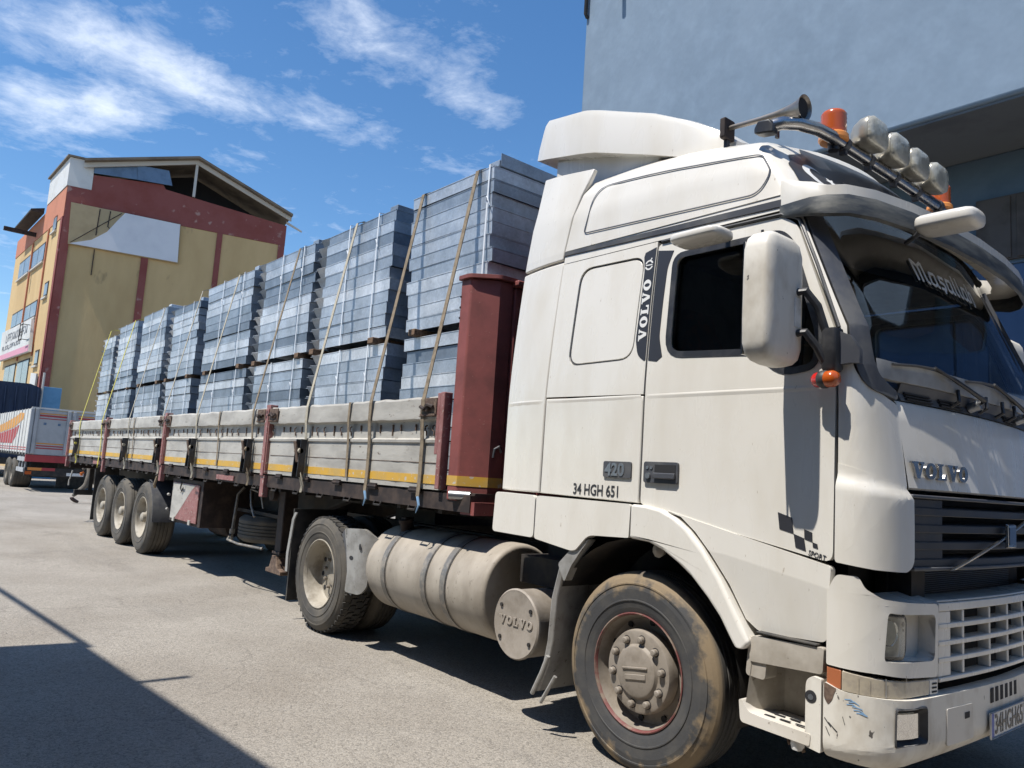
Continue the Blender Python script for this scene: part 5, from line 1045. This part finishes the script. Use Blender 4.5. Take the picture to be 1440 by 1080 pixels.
# posts and latches
for i, x in enumerate(XB):
    if i == 0: continue
    q = MB(); q.box(x-.052, x+.052, -.034, .05, 1.36, 2.085); q.box(x-.036, x+.036, -.046, -.0345, 1.34, 2.04); PS = q.build('side_post', 'post_red', TL, bev=.005); mirrored(PS)
    q = MB(); q.box(x-.045, x+.045, -.03, .03, 1.12, 1.345); q.build('post_foot', 'post_red', TL, bev=.005)
    for z in (1.99, 1.94): q = MB(); q.box(x-.012, x+.012, -.0475, -.0462, z, z+.03); q.build('pin_hole', 'interior', PS)
def latch(x, sg):
    q = MB(); q.box(min(x, x+sg*.21), max(x, x+sg*.21), -.043, -.030, 1.90, 2.04); o = q.build('latch_plate', 'rust', TL, bev=.004)
    q = MB(); q.tube([(x+sg*.02, -.058, 1.97), (x+sg*.08, -.066, 1.985), (x+sg*.13, -.064, 1.955), (x+sg*.19, -.058, 1.975)], .014, 7); q.build('latch_lever', 'chassis_brown', o)
    q = MB(); q.cyl((x+sg*.10, -.044, 1.97), (x+sg*.10, -.068, 1.97), .026, 12); q.build('latch_pivot', 'chassis_brown', o)
    q = MB(); q.box(min(x, x+sg*.20), max(x, x+sg*.20), -.052, -.0435, 1.905, 1.92); q.build('latch_bar', 'rust', o)
for x in XB[1:-1]: latch(x-.06, -1); latch(x+.06, 1)
latch(XB[0]-.085, -1); latch(XB[-1]+.06, 1)
q = MB(); q.box(-1.885, -1.835, -.035, .04, 1.37, 2.08); q.box(-1.925, -1.886, -.034, -.010, 1.62, 2.075); q.build('end_post', 'post_red', TL, bev=.005)
# rail hooks, lashing rings
for j in range(26):
    x = -15.2+j*.52
    if abs(x-min(XB, key=lambda b: abs(b-x))) < .1: continue
    q = MB(); q.tube([(x-.05, .0, 1.23), (x-.05, -.012, 1.20), (x+.05, -.012, 1.20), (x+.05, .0, 1.23)], .009, 6); q.build('lashing_ring', 'chassis', TL)
for x in (-6.25, -12.9): q = MB(); q.box(x-.28, x+.28, -.004, .008, 1.245, 1.30); q.build('reflector_strip', 'post_red', TL)
# axles, trailer wheels, guards
for i, x in enumerate((-9.75, -11.06, -12.38)):
    w_ = wheel_dish('wheel', (x, .045, .535), TL, R0=.537, W0=.36, depth=.13, hub=True) if i == 0 else far_copy(tw, 0)
    if i == 0: tw = w_
    else: w_.location = (x, .045, .535)
    wheel_dish('wheel', (x, 2.10, .535), TL, R0=.535, W0=.36, light=True)
    q = MB(); q.cyl((x, .3, .535), (x, 2.2, .535), .075, 12); q.build('axle', 'chassis', TL)
    q = MB(); q.box(x-.5, x+.5, .45, .55, .60, .72); q.box(x-.08, x+.08, .44, .56, .70, 1.0); q.build('spring', 'chassis', TL)
    if i: continue
    q = MB(); k = []
    for a in (-2, 8, 20, 34, 50, 66):
        c_, s_ = math.cos(R(a)), math.sin(R(a)); k.append([V((x+.62*c_, y, .535+.62*s_)) for y in (.035, .06, .40)]+[V((x+.632*c_, y, .535+.632*s_)) for y in (.40, .06, .035)])
    q.loft(k).build('wheel_guard', 'grey_plastic', TL)
q = MB(); q.box(-13.12, -13.10, .05, .45, .22, 1.2); mirrored(q.build('mud_flap', 'rubber', TL))
q = MB(); q.tube([(-9.0, .03, 1.24), (-8.97, .0, 1.16), (-9.02, -.01, 1.06), (-9.1, .02, 1.02)], .02, 8); q.build('hose', 'strap_tan', TL)
# tool box
q = MB(); q.box(-8.50, -7.22, .09, .75, .60, 1.185); TB = q.build('tool_box', 'chassis_brown', TL, bev=.008)
q = MB(); q.box(-8.40, -7.32, .068, .0885, .64, 1.13); BX = q.build('box_door', 'post_red', TB, bev=.006)
q = MB(); q.prism([(-8.395, .645), (-8.2, .645), (-7.6, 1.05), (-7.45, 1.12), (-8.395, 1.12)], lambda a, b: V((a, .0665, b)), lambda a, b: V((a, .0675, b))); q.build('dust_patch', 'board', BX, smooth=False)
for x in (-8.22, -7.55): q = MB(); q.box(x-.04, x+.04, .055, .0675, .61, .67); q.build('box_hinge', 'board', BX)
for z in (.75, .95): q = MB(); q.tube([(-8.52, .05, z), (-8.46, .05, z)], .018, 8); q.build('box_bolt', 'board', BX)
q = MB(); q.tube([(-8.02, .064, 1.16), (-8.02, .05, 1.06), (-7.95, .05, 1.02), (-7.9, .05, 1.07)], .008, 6); q.build('box_catch', 'chassis', BX)
q = MB(); q.lathe([(.0, 0), (.12, .02), (.14, .08), (.14, .75), (.12, .8), (.0, .82)], (-9.0, .9, .52), (1, 0, 0), 20); q.build('air_tank', 'chassis_brown', TL)
# landing legs
for y in (.36, 2.0):
    q = MB(); q.box(-5.50, -5.34, y, y+.16, .50, 1.28); LG_ = q.build('landing_leg', 'chassis_brown', TL, bev=.012)
    q = MB(); q.box(-5.52, -5.32, y-.015, y+.175, .485, .515); q.build('leg_collar', 'chassis_brown', LG_, bev=.005)
    q = MB(); q.box(-5.48, -5.36, y+.02, y+.14, .40, .50); q.build('inner_leg', 'chassis', LG_)
    q = MB(); q.prism([(-5.62, .28), (-5.22, .28), (-5.22, .32), (-5.30, .34), (-5.37, .47), (-5.47, .47), (-5.53, .34), (-5.62, .32)], lambda a, b: V((a, y-.03, b)), lambda a, b: V((a, y+.19, b))); q.build('leg_foot', 'rust', LG_, bev=.006)
q = MB(); q.cyl((-5.58, .30, 1.13), (-5.58, .36, 1.13), .075, 16); q.build('crank_gear', 'chassis_brown', TL)
q = MB(); q.tube([(-5.80, .24, 1.14), (-5.98, .22, 1.16), (-5.90, .21, .98), (-5.78, .21, .86)], .014, 8); q.build('crank_handle', 'tank_strap', TL)
q = MB(); q.tube([(-5.78, .26, 1.13), (-5.72, .28, .96)], .012, 6); q.build('crank_stay', 'tank_strap', TL)
# rear beam and lamps
q = MB(); q.box(-15.62, -15.50, .05, 2.45, 1.10, 1.30); q.build('rear_beam', 'chassis_brown', TL)
q = MB(); q.box(-15.4, -15.3, .15, 2.35, .55, .66); q.build('under_run_bar', 'chassis', TL)
for y in (.4, 2.0): q = MB(); q.box(-15.38, -15.32, y, y+.08, .66, 1.1); q.build('bar_bracket', 'chassis', TL)
q = MB(); q.tube([(-15.25, .06, 1.05), (-15.25, .03, .88), (-15.32, .03, .86), (-15.32, .03, .74)], .014, 6); q.build('plug_hose', 'board', TL)
q = MB(); q.box(-15.64, -15.60, .05, 2.45, 1.36, 2.05); q.build('tail_board', 'board', TL)
# ---- spare wheel in its carrier under the bed
SPW = thing('spare_wheel', 'spare tyre lying flat in a cage under the trailer bed', 'tyre', (-6.45, .85, .55))
t = MB(); tyre(t, .52, .30, n=64, grooves=5); t.v = [(x-6.45, z+.85, .52+y) for x, y, z in t.v]; t.build('tyre', 'tyre_dusty', SPW, ang=40)
q = MB(); q.lathe([(.29, .03), (.27, .13), (.0, .13)], (-6.45, .85, .52), (0, 0, 1), 32); q.build('rim', 'rim_beige', SPW)
q = MB(); q.tube([(-6.97, .52, 1.14), (-6.98, .45, 1.05), (-6.97, .42, .60), (-6.97, .42, .50)], .018, 8); q.build('carrier_arm', 'tank_strap', TL)
q = MB(); q.tube([(-6.97, .40, .545), (-6.7, .27, .515), (-6.3, .25, .505), (-5.8, .35, .50)], .014, 8); q.build('carrier_ring', 'tank_strap', TL)
q = MB(); q.cyl((-6.97, .42, .56), (-6.97, .42, .62), .035, 10); q.cyl((-6.97, .42, .47), (-6.97, .42, .52), .024, 8); q.build('carrier_nut', 'tank_strap', TL)
q = MB(); q.box(-7.1, -5.8, .5, 1.2, .84, .88); q.build('carrier_plate', 'chassis', TL)
# ================================================================== LOAD: bundles of galvanised trays
YL, WD = .33, 1.84
FR = [-1.88, -3.43, -5.13, -6.87, -9.02, -10.68, -12.60, -14.22]
RE = [-3.06, -5.06, -6.76, -8.62, -10.52, -12.17, -14.12, -15.36]
WING = [0, .24, .24, 0, .24, 0, .20, .20]
TH = .1135
def tray_mesh(L, wing):
    q = MB(); h = TH*.99; t = .004; W_ = WD; Lm = L-wing
    # near and far side skins with a turned lip, top sheet, both ends
    for y0, s_ in ((0, 1), (W_, -1)):
        q.loft([[V((x, y0+s_*a, z)) for a, z in ((.006, .0), (.002, h-.008), (-.0015, h-.006), (-.0015, h), (.006, h), (.008, h-.010), (.012, .0))] for x in (0, -Lm)])
    q.loft([[V((x, y, z)) for y, z in ((.004, h-.005), (W_-.004, h-.005), (W_-.004, h-.009), (.004, h-.009))] for x in (-.003, -L+.003)])
    for x0, s_ in ((0, -1), (-L, 1)):
        if x0 < 0 and wing: continue
        q.loft([[V((x0+s_*a, y, z)) for a, z in ((.006, .0), (.002, h-.010), (-.0015, h-.008), (-.0015, h), (.006, h), (.012, .0))] for y in (.012, W_-.012)])
    # flared wing at the rear end of both long sides: overhangs outwards, so its face looks down
    for y0, s_ in ((0, 1), (W_, -1)) if wing else ():
        a = [V((-Lm+.01, y0+s_*.115, -.012)), V((-Lm+.01, y0-s_*.006, h-.004)), V((-L+.05, y0-s_*.006, h+.008)), V((-L-.03, y0+s_*.115, -.004))]
        d = V((0, s_*.005, .003)); q.add(a+[p_+d for p_ in a], [(0, 1, 2, 3), (7, 6, 5, 4), (0, 4, 5, 1), (1, 5, 6, 2), (2, 6, 7, 3), (3, 7, 4, 0)])
    me = bpy.data.meshes.new('tray'); me.from_pydata(q.v, [], q.f); me.materials.append(MATS['galvanised'])
    bm = bmesh.new(); bm.from_mesh(me); bmesh.ops.recalc_face_normals(bm, faces=bm.faces); bm.to_mesh(me); bm.free()
    return me
ORD = ['first', 'second', 'third', 'fourth', 'fifth', 'sixth', 'seventh', 'rearmost']
rng = random.Random(11)
TIERS = (('lower', 1.405, 11), ('upper', 2.715, 11))
for i in range(8):
    L = FR[i]-RE[i]; wing = WING[i]; me = tray_mesh(L, wing)
    for tier, z0, n in TIERS:
        if tier == 'upper' and i in (4, 7): n = 10
        zz = z0-(.02 if i > 5 and tier == 'upper' else 0); sk = rng.uniform(-.02, .02)
        lab = ('%s bundle of galvanised steel trays on the trailer, %s from the cab' % (tier, ORD[i])) if i < 7 else '%s bundle of galvanised steel trays at the tail of the trailer' % tier
        B_ = thing('tray_bundle', lab, 'steel bundle', ((FR[i]+RE[i])/2, YL+WD/2, zz), 'bundles of galvanised trays on the trailer')
        lean = rng.uniform(-.012, .012)
        for j in range(n):
            o = bpy.data.objects.new('tray', me); COL.objects.link(o)
            o.location = (FR[i]+sk+rng.uniform(-.022, .022)+lean*j*.35, YL+rng.uniform(-.006, .006)+(.014 if rng.random() < .18 else 0), zz+TH*j)
            o.rotation_euler = (rng.uniform(-.004, .004), rng.uniform(-.003, .003), rng.uniform(-.005, .005)); o.scale.z = rng.choice([1.0, 1.0, .98, .95, .90]); attach(o, B_)
        top = zz+TH*n
        nb = 2 if L > 1.3 else 1
        for b in range(nb):
            x = FR[i]-(L-wing)*((.06 if nb == 1 else (.18, .62)[b])+rng.uniform(-.03, .03)); q = MB()
            pts = [(x, YL-.012, zz-.01), (x+.004, YL-.014, zz+TH*n*.5), (x+.01, YL-.013, top+.003), (x+.012, YL+.06, top+.010), (x+.012, YL+WD, top+.008)]
            q.loft([[V((a-.009, b-.002, c)), V((a+.009, b-.002, c)), V((a+.009, b+.001, c+.002)), V((a-.009, b+.001, c+.002))] for a, b, c in pts]); q.build('binding_band', 'binding', B_)
            q = MB(); q.tube([(x, YL-.016, top-.30), (x+.02, YL-.035, top-.27), (x+.045, YL-.04, top-.30), (x+.06, YL-.03, top-.35)], .004, 5); q.build('wire_tail', 'binding', B_)
        if tier == 'upper' and i < 6:
            q = MB(); x = FR[i]-.03; q.box(x-.14, x, YL+.05, YL+.8, top+.002, top+.055); q.build('loose_channel', 'galvanised', B_, bev=.003)
    # bearers between and under the tiers
    for k_, x in enumerate((FR[i]-.16, RE[i]+.20)):
        for z, nm in ((1.362, 'lower'), (2.62-.005, 'upper')):
            q = MB(); y0 = YL-.015-rng.uniform(0, .05); q.box(x-.05, x+.05, y0, YL+WD+.05, z if nm == 'lower' else 1.405+TH*11+.003, 1.403 if nm == 'lower' else 2.713-(.02 if i > 5 else 0))
            tag(q.build('timber_bearer', 'wood', bev=.004), 'timber bearer below the %s end of the %s %s tray bundle' % ('front' if k_ == 0 else 'rear', ORD[i], nm), 'timber', 'timber bearers between the tray bundles')
# raised sheet on the first upper bundle
q = MB(); z = 2.715+TH*11; q.loft([[V((-1.90, YL+.06, z+.004)), V((-1.90, YL+.06, z+.11)), V((-1.904, YL+.06, z+.11)), V((-1.904, YL+.06, z+.004))], [V((-1.90, YL+WD-.2, z+.004)), V((-1.90, YL+WD-.2, z+.09)), V((-1.904, YL+WD-.2, z+.09)), V((-1.904, YL+WD-.2, z+.004))]]); tag(q.build('loose_tray_side', 'galvanised'), 'loose upright steel strip on top of the bundle behind the cab', 'steel strip')
# ================================================================== LASHING STRAPS
def ratchet(x, z, par, m_):
    y_ = par is not None and m_ == 'strap_yellow'
    q = MB(); q.obox((x, -.055, z), (.026, 0, 0), (0, .016, .0), (0, .006, .15)); r_ = q.build('ratchet', 'strap_yellow' if y_ else 'black_plastic', par, bev=.008)
    for s_ in (-1, 1): q = MB(); q.obox((x+s_*.052, -.07, z-.01), (.006, 0, 0), (0, .032, .0), (0, .008, .18)); q.build('ratchet_cheek', 'black_plastic', r_, bev=.004)
    q = MB(); q.obox((x-.006, -.105, z+.05), (.030, 0, 0), (0, .007, .0), (0, -.022, .10)); q.build('ratchet_handle', 'rust', r_, bev=.006)
    q = MB(); q.cyl((x-.058, -.085, z+.06), (x+.058, -.085, z+.06), .024, 12); q.build('spindle', m_, r_)
    q = MB(); q.loft([[V((a-w_, b, c)), V((a+w_, b+.01, c)), V((a+w_, b+.014, c)), V((a-w_, b+.004, c))] for a, b, c, w_ in ((x+.01, -.075, z-.10, .02), (x+.045, -.085, z-.15, .022), (x+.065, -.07, z-.21, .02), (x+.05, -.045, z-.27, .018), (x+.03, -.05, z-.33, .012))]); q.build('strap_tail', m_, r_)
SX = [(-2.10, 'strap_tan', 0, .045), (-2.90, 'strap_tan', 0, .045), (-4.12, 'strap_pale', 1, .045), (-5.47, 'strap_tan', 1, .04), (-7.36, 'strap_pale', 1, .04), (-8.86, 'strap_pale', 1, .035), (-10.75, 'strap_pale', 1, .035), (-12.65, 'strap_yellow', 0, .05), (-14.55, 'strap_yellow', 1, .05)]
NM = ['tan strap nearest the red headboard post', 'tan strap second from the headboard post', 'pale strap third from the headboard with a black ratchet', 'brown strap over the third tray bundle just behind a red side post', 'pale strap over the fourth tray bundle above the toolbox', 'pale strap beside the red post ahead of the trailer wheels', 'pale strap above the middle trailer wheel', 'yellow strap second from the tail of the trailer', 'yellow strap with yellow ratchet nearest the tail of the trailer']
topz = 2.715+TH*11
for (x, m_, rt_, w_), nm in zip(SX, NM):
    T_ = thing('cargo_strap', nm, 'strap', (x, 0, 1.3), 'lashing straps over the load')
    path = [(x+.02, YL+.5, topz+.016), (x+.015, YL+.03, topz+.016), (x+.012, YL-.028, topz-.015), (x, -.036, 2.065), (x, -.042, 2.03), (x-.004, -.040, 1.90), (x-.006, -.022, 1.70), (x-.008, -.02, 1.45), (x-.008, -.026, 1.30)]
    q = MB(); k = []
    for i, (a, b, c) in enumerate(path):
        n_ = V((0, 0, .003)) if i < 2 else V((0, -.003, .001)); k.append([V((a-w_/2, b, c))-n_, V((a+w_/2, b, c))-n_, V((a+w_/2, b, c))+n_, V((a-w_/2, b, c))+n_])
    far = [(x+.02, 2.5-YL-.03, topz+.016), (x+.02, 2.5-YL+.028, topz-.015), (x+.02, 2.536, 2.06), (x+.02, 2.53, 1.3)]
    q.loft(k)
    k = []
    for i, (a, b, c) in enumerate([(x+.02, YL+.5, topz+.016)]+far):
        n_ = V((0, 0, .003)) if i < 2 else V((0, .003, .001)); k.append([V((a-w_/2, b, c))-n_, V((a+w_/2, b, c))-n_, V((a+w_/2, b, c))+n_, V((a-w_/2, b, c))+n_])
    q.loft(k); q.build('webbing', m_, T_, smooth=False)
    if rt_: ratchet(x-.01, 1.55, T_, m_)
    else:
        q = MB(); q.tube([(x, -.03, 1.30), (x+.03, -.035, 1.24), (x-.01, -.03, 1.18)], [.012, .010, .004], 6); q.build('strap_tail', 'blue_scuff' if i > -1 and x > -4 else m_, T_)
for x, lab in ((-3.28, 'short brown strap hanging down the front drop side'), (-6.55, 'short brown strap hanging down the second drop side'), (-10.45, 'short brown strap hanging down the third drop side')):
    q = MB(); q.loft([[V((x-.018, y-.003, z)), V((x+.018, y-.003, z)), V((x+.018, y, z)), V((x-.018, y, z))] for y, z in ((.02, 2.062), (-.033, 2.05), (-.036, 1.9), (-.02, 1.7), (-.012, 1.4))]); tag(q.build('loose_strap', 'strap_tan', smooth=False), lab, 'strap')
# ================================================================== PARKED TRUCK AND OTHERS AT THE LEFT
mat('truck_white', (.62, .61, .58), .5, c2=(.52, .51, .48), sc=1.5)
mat('truck_red', (.40, .045, .05), .5, c2=(.33, .04, .045), sc=2)
mat('truck_orange', (.62, .28, .045), .5)
mat('truck_grey', (.40, .41, .42), .6, c2=(.34, .35, .36), sc=2)
mat('tarp_blue', (.010, .022, .055), .5, c2=(.02, .035, .075), sc=5, bump=.03, bsc=5, stretch=(1, 1, .3))
mat('sheet_sky', (.13, .30, .48), .5, c2=(.10, .26, .42), sc=2)
PT = thing('parked_truck', 'white parked flatbed truck with orange and red swoosh at the far left', 'truck', (-32, 2, 0))
XR, YN, YF = -27.0, .76, 3.26
q = MB(); q.box(-37, XR-.06, YN+.06, YF-.06, 1.15, 1.30); q.build('deck', 'chassis', PT, smooth=False)
for i in range(5):
    x1 = XR-.02-i*2.0; q = MB(); q.box(x1-1.94, x1, YN, YN+.05, 1.26, 2.74); sp = q.build('side_board', 'truck_white', PT, bev=.01)
    for z in (1.34, 1.42): q = MB(); q.box(x1-1.9, x1-.04, YN-.004, YN-.0005, z, z+.035); q.build('red_line', 'truck_red', sp, smooth=False)
    for xx in (.0, .65, 1.30):
        q = MB(); q.box(x1-xx-.04, x1-xx-.0, YN-.02, YN-.001, 1.2, 2.76); q.build('stake', 'truck_white', sp, bev=.004)
def sw(poly, m_): q = MB(); q.prism(poly, lambda a, b: V((a, YN-.008, b)), lambda a, b: V((a, YN-.005, b))); return q.build('swoosh', m_, PT, smooth=False)
sw([(-28.4, 2.6), (-28.6, 2.40), (-30.5, 2.15), (-33.5, 2.0), (-36.9, 1.85), (-36.9, 2.15), (-33.5, 2.32), (-30.6, 2.52), (-29.2, 2.66)], 'truck_orange')
sw([(-29.3, 2.22), (-29.6, 1.9), (-30.6, 1.56), (-36.9, 1.56), (-36.9, 1.82), (-33.5, 1.96), (-30.6, 2.10)], 'truck_red')
q = MB(); q.box(XR-.05, XR, YN+.055, YF-.055, 1.22, 2.72); tg = q.build('tail_gate', 'truck_grey', PT, bev=.01)
for y0, y1 in ((YN+.25, YN+1.05), (YN+1.4, YN+2.2)):
    for z0, z1, m_ in ((2.50, 2.56, 'truck_red'), (2.42, 2.45, 'truck_red'), (2.585, 2.62, 'truck_orange'), (1.42, 1.46, 'truck_red'), (1.50, 1.54, 'truck_red'), (1.58, 1.62, 'truck_orange')):
        q = MB(); q.box(XR+.0005, XR+.004, y0, y1, z0, z1); q.build('stripe', m_, tg, smooth=False)
    for y in (y0+.18, y1-.2): q = MB(); q.box(XR+.0005, XR+.01, y-.04, y+.04, 2.22, 2.30); q.build('catch', 'sheet_blue', tg)
for y in (YN+.03, YN+.16, YN+1.12, YN+1.28, YN+2.3, YF-.05): q = MB(); q.box(XR+.0005, XR+.05, y-.05, y+.05, 1.25, 2.74); q.build('tail_post', 'truck_grey', tg, bev=.01)
q = MB(); q.box(XR-.05, XR+.03, YN, YF, 2.745, 2.80); q.build('top_rail', 'truck_white', tg)
q = MB(); q.box(XR-.1, XR+.02, YN, YF, .98, 1.21); q.build('rear_beam', 'truck_red', PT)
q = MB(); q.box(XR-.06, XR+.03, YN+.02, YF-.02, .52, .80); BR = q.build('rear_bumper', 'chassis', PT, bev=.01)
for k_, (y0, y1) in enumerate(((YN+.1, YN+.5), (YN+.5, YN+.9))): q = MB(); q.box(XR+.031, XR+.036, y0, y1, .70, .795); q.build('hazard_board', 'orange_base' if k_ == 0 else 'truck_red', BR)
q = MB(); q.box(XR+.031, XR+.05, YN+.04, YN+.22, .56, .67); q.build('tail_lamp', 'orange_lens', BR)
q = MB(); q.box(XR+.031, XR+.036, YN+1.25, YN+1.77, .56, .66); q.build('number_plate', 'plate_white', BR)
for z in (.62, .98): q = MB(); q.box(-28.9, -27.3, YN+.02, YN+.06, z, z+.14); q.build('side_guard', 'truck_grey', PT)
for x in (-28.7, -28.05, -27.4): q = MB(); q.box(x-.04, x+.04, YN+.062, YN+.10, .6, 1.2); q.build('guard_post', 'truck_grey', PT)
for x in (-30.2, -31.55): wheel_dish('wheel', (x, YN+.05, .52), PT, light=True, W0=.6); wheel_dish('wheel', (x, YF-.6, .52), PT, light=True, W0=.6)
q = MB(); q.box(-31.9, -29.6, 1.3, 2.7, .4, 1.1); q.build('undercarriage', 'chassis', PT)
q = MB(); q.box(-28.4, -28.35, YN+1.2, YN+2.3, .1, 1.0); q.build('mud_flap', 'rubber', PT)
TP = thing('tarpaulin_trailer', 'dark blue tarpaulin covered trailer behind the white parked truck', 'trailer', (-44, .8, 0))
q = MB(); q.loft([[V((x, y, z+(.05*math.sin(x*2.1) if z > 4 else 0))) for y, z in ((-1.0, .9), (-1.0, 4.2), (-.5, 4.4), (2.2, 4.42), (2.66, 4.25), (2.66, .9))] for x in (-52, -49, -47, -45, -43, -41, -39.2)]); q.build('tarpaulin', 'tarp_blue', TP, ang=20)
for i in range(9):
    y = -.9+i*.43; q = MB(); q.tube([(-39.16, y, 1.0), (-39.15, y+.02, 3.0), (-39.17, y, 4.2)], .035, 6); q.build('tarp_fold', 'tarp_blue', TP)
q = MB(); q.box(-39.3, -39.1, -1, 2.66, .6, .9); q.build('rear_beam', 'chassis', TP)
for y in (-.9, 2.2): wheel_dish('wheel', (-42, y, .52), TP, light=True)
q = MB(); q.box(-39.6, -39.5, 2.78, 3.55, .0, 4.35); SHP = q.build('sheet_panel', 'sheet_sky', bev=.01); tag(SHP, 'upright light blue sheet metal panel beside the dark tarpaulin', 'panel')
q = MB(); q.cyl((-39.4, 2.72, 0), (-39.4, 2.72, 5.0), .05, 8); q.build('panel_post', 'frame_pale', SHP)
# ================================================================== PERSON bending at the tail of the trailer
PX, PY = -21.4, 1.63
PR = thing('person', 'person in grey jacket walking beyond the trailer tail, one boot trailing', 'person', (PX, PY, 0))
def skin(name, pts, edges, rad, m_, par, sub=2):
    me = bpy.data.meshes.new(name); me.from_pydata(pts, edges, []); me.materials.append(MATS[m_]); o = bpy.data.objects.new(name, me); COL.objects.link(o); attach(o, par)
    md = o.modifiers.new('skin', 'SKIN'); md.use_smooth_shade = True
    for i, v in enumerate(me.skin_vertices[0].data): r_ = rad[i]; v.radius = (r_, r_) if not isinstance(r_, tuple) else r_; v.use_root = i == 0
    s_ = o.modifiers.new('sub', 'SUBSURF'); s_.levels = sub; s_.render_levels = sub
    return o
def W_(f, s_, z): return (PX+s_, PY+f, z)      # f forward (to the right of the picture), s_ to the walker's right
pp = [W_(0, 0, .95), W_(.03, 0, 1.12), W_(.06, 0, 1.32), W_(.09, 0, 1.46), W_(.11, 0, 1.54), W_(.12, 0, 1.58),
      W_(-.01, .09, .88), W_(-.10, .09, .50), W_(-.40, .09, .19), W_(.01, -.09, .88), W_(.22, -.09, .50), W_(.26, -.09, .12),
      W_(.07, .20, 1.40), W_(-.14, .25, 1.14), W_(-.26, .25, .92), W_(.07, -.20, 1.40), W_(.14, -.25, 1.12), W_(.32, -.22, .98)]
ee = [(0, 1), (1, 2), (2, 3), (3, 4), (4, 5), (0, 6), (6, 7), (7, 8), (0, 9), (9, 10), (10, 11), (3, 12), (12, 13), (13, 14), (3, 15), (15, 16), (16, 17)]
rr_ = [.16, .155, .17, .13, .055, .055, .105, .075, .055, .105, .075, .055, .075, .058, .045, .075, .058, .045]
skin('body', pp, ee, rr_, 'person_grey', PR)
q = MB(); k = []
for u_ in range(11):
    a = -1.5+3.0*u_/10; k.append([V((PX+.075*math.cos(a)*math.cos(b), PY+.14+.095*math.cos(a)*math.sin(b), 1.68+.12*math.sin(a))) for b in [6.2832*i/14 for i in range(14)]])
q.loft(k); hd = q.build('head', 'skin', PR, ang=80)
q = MB(); q.loft([[V((PX+(p_.x-PX)*1.08, PY+.125+(p_.y-PY-.14)*1.08, 1.69+(p_.z-1.68)*1.06)) for p_ in r_] for r_ in k[5:]]); q.build('hair', 'hair', PR, ang=80)
for f_, s0, z_ in ((-.28, .25, .90), (.34, -.22, .97)):
    pts = [W_(f_, s0, z_), W_(f_-.01, s0, z_-.06)]; ed = [(0, 1)]; ra = [(.045, .03), (.045, .028)]
    for dy, ln in ((-.03, .05), (-.01, .065), (.01, .06), (.03, .048)):
        i0 = len(pts); pts += [W_(f_+dy, s0, z_-.075), W_(f_+dy+.005, s0+.01, z_-.075-ln*.6), W_(f_+dy+.012, s0+.03, z_-.075-ln)]; ed += [(1, i0), (i0, i0+1), (i0+1, i0+2)]; ra += [.012, .011, .010]
    i0 = len(pts); pts += [W_(f_+.05, s0+.01, z_-.03), W_(f_+.06, s0+.03, z_-.07)]; ed += [(0, i0), (i0, i0+1)]; ra += [.014, .012]
    skin('glove', pts, ed, ra, 'orange_cloth', PR, 1)
skin('boot', [W_(-.40, .09, .18), W_(-.41, .09, .13), W_(-.30, .09, .06), W_(-.22, .09, .035)], [(0, 1), (1, 2), (2, 3)], [.06, .06, .05, .04], 'boot', PR, 2)
skin('boot', [W_(.26, -.09, .14), W_(.26, -.09, .06), W_(.36, -.09, .045), W_(.46, -.09, .04)], [(0, 1), (1, 2), (2, 3)], [.06, .055, .05, .035], 'boot', PR, 2)
# ================================================================== small things on the ground
rg = random.Random(9)
q = MB()
for i in range(900):
    x = rg.uniform(-9, 3); y = rg.uniform(-4.5, 1.5); s_ = rg.uniform(.002, .007); a = rg.uniform(0, 3); c_, d_ = math.cos(a)*s_, math.sin(a)*s_
    q.add([(x-c_, y-d_, .001), (x+d_, y-c_, .001), (x+c_, y+d_, .001), (x-d_, y+c_, .001), (x, y, s_*1.1)], [(0, 1, 4), (1, 2, 4), (2, 3, 4), (3, 0, 4)])
tag(q.build('gravel', 'tank_strap', smooth=False, recalc=False), None, kind='stuff')
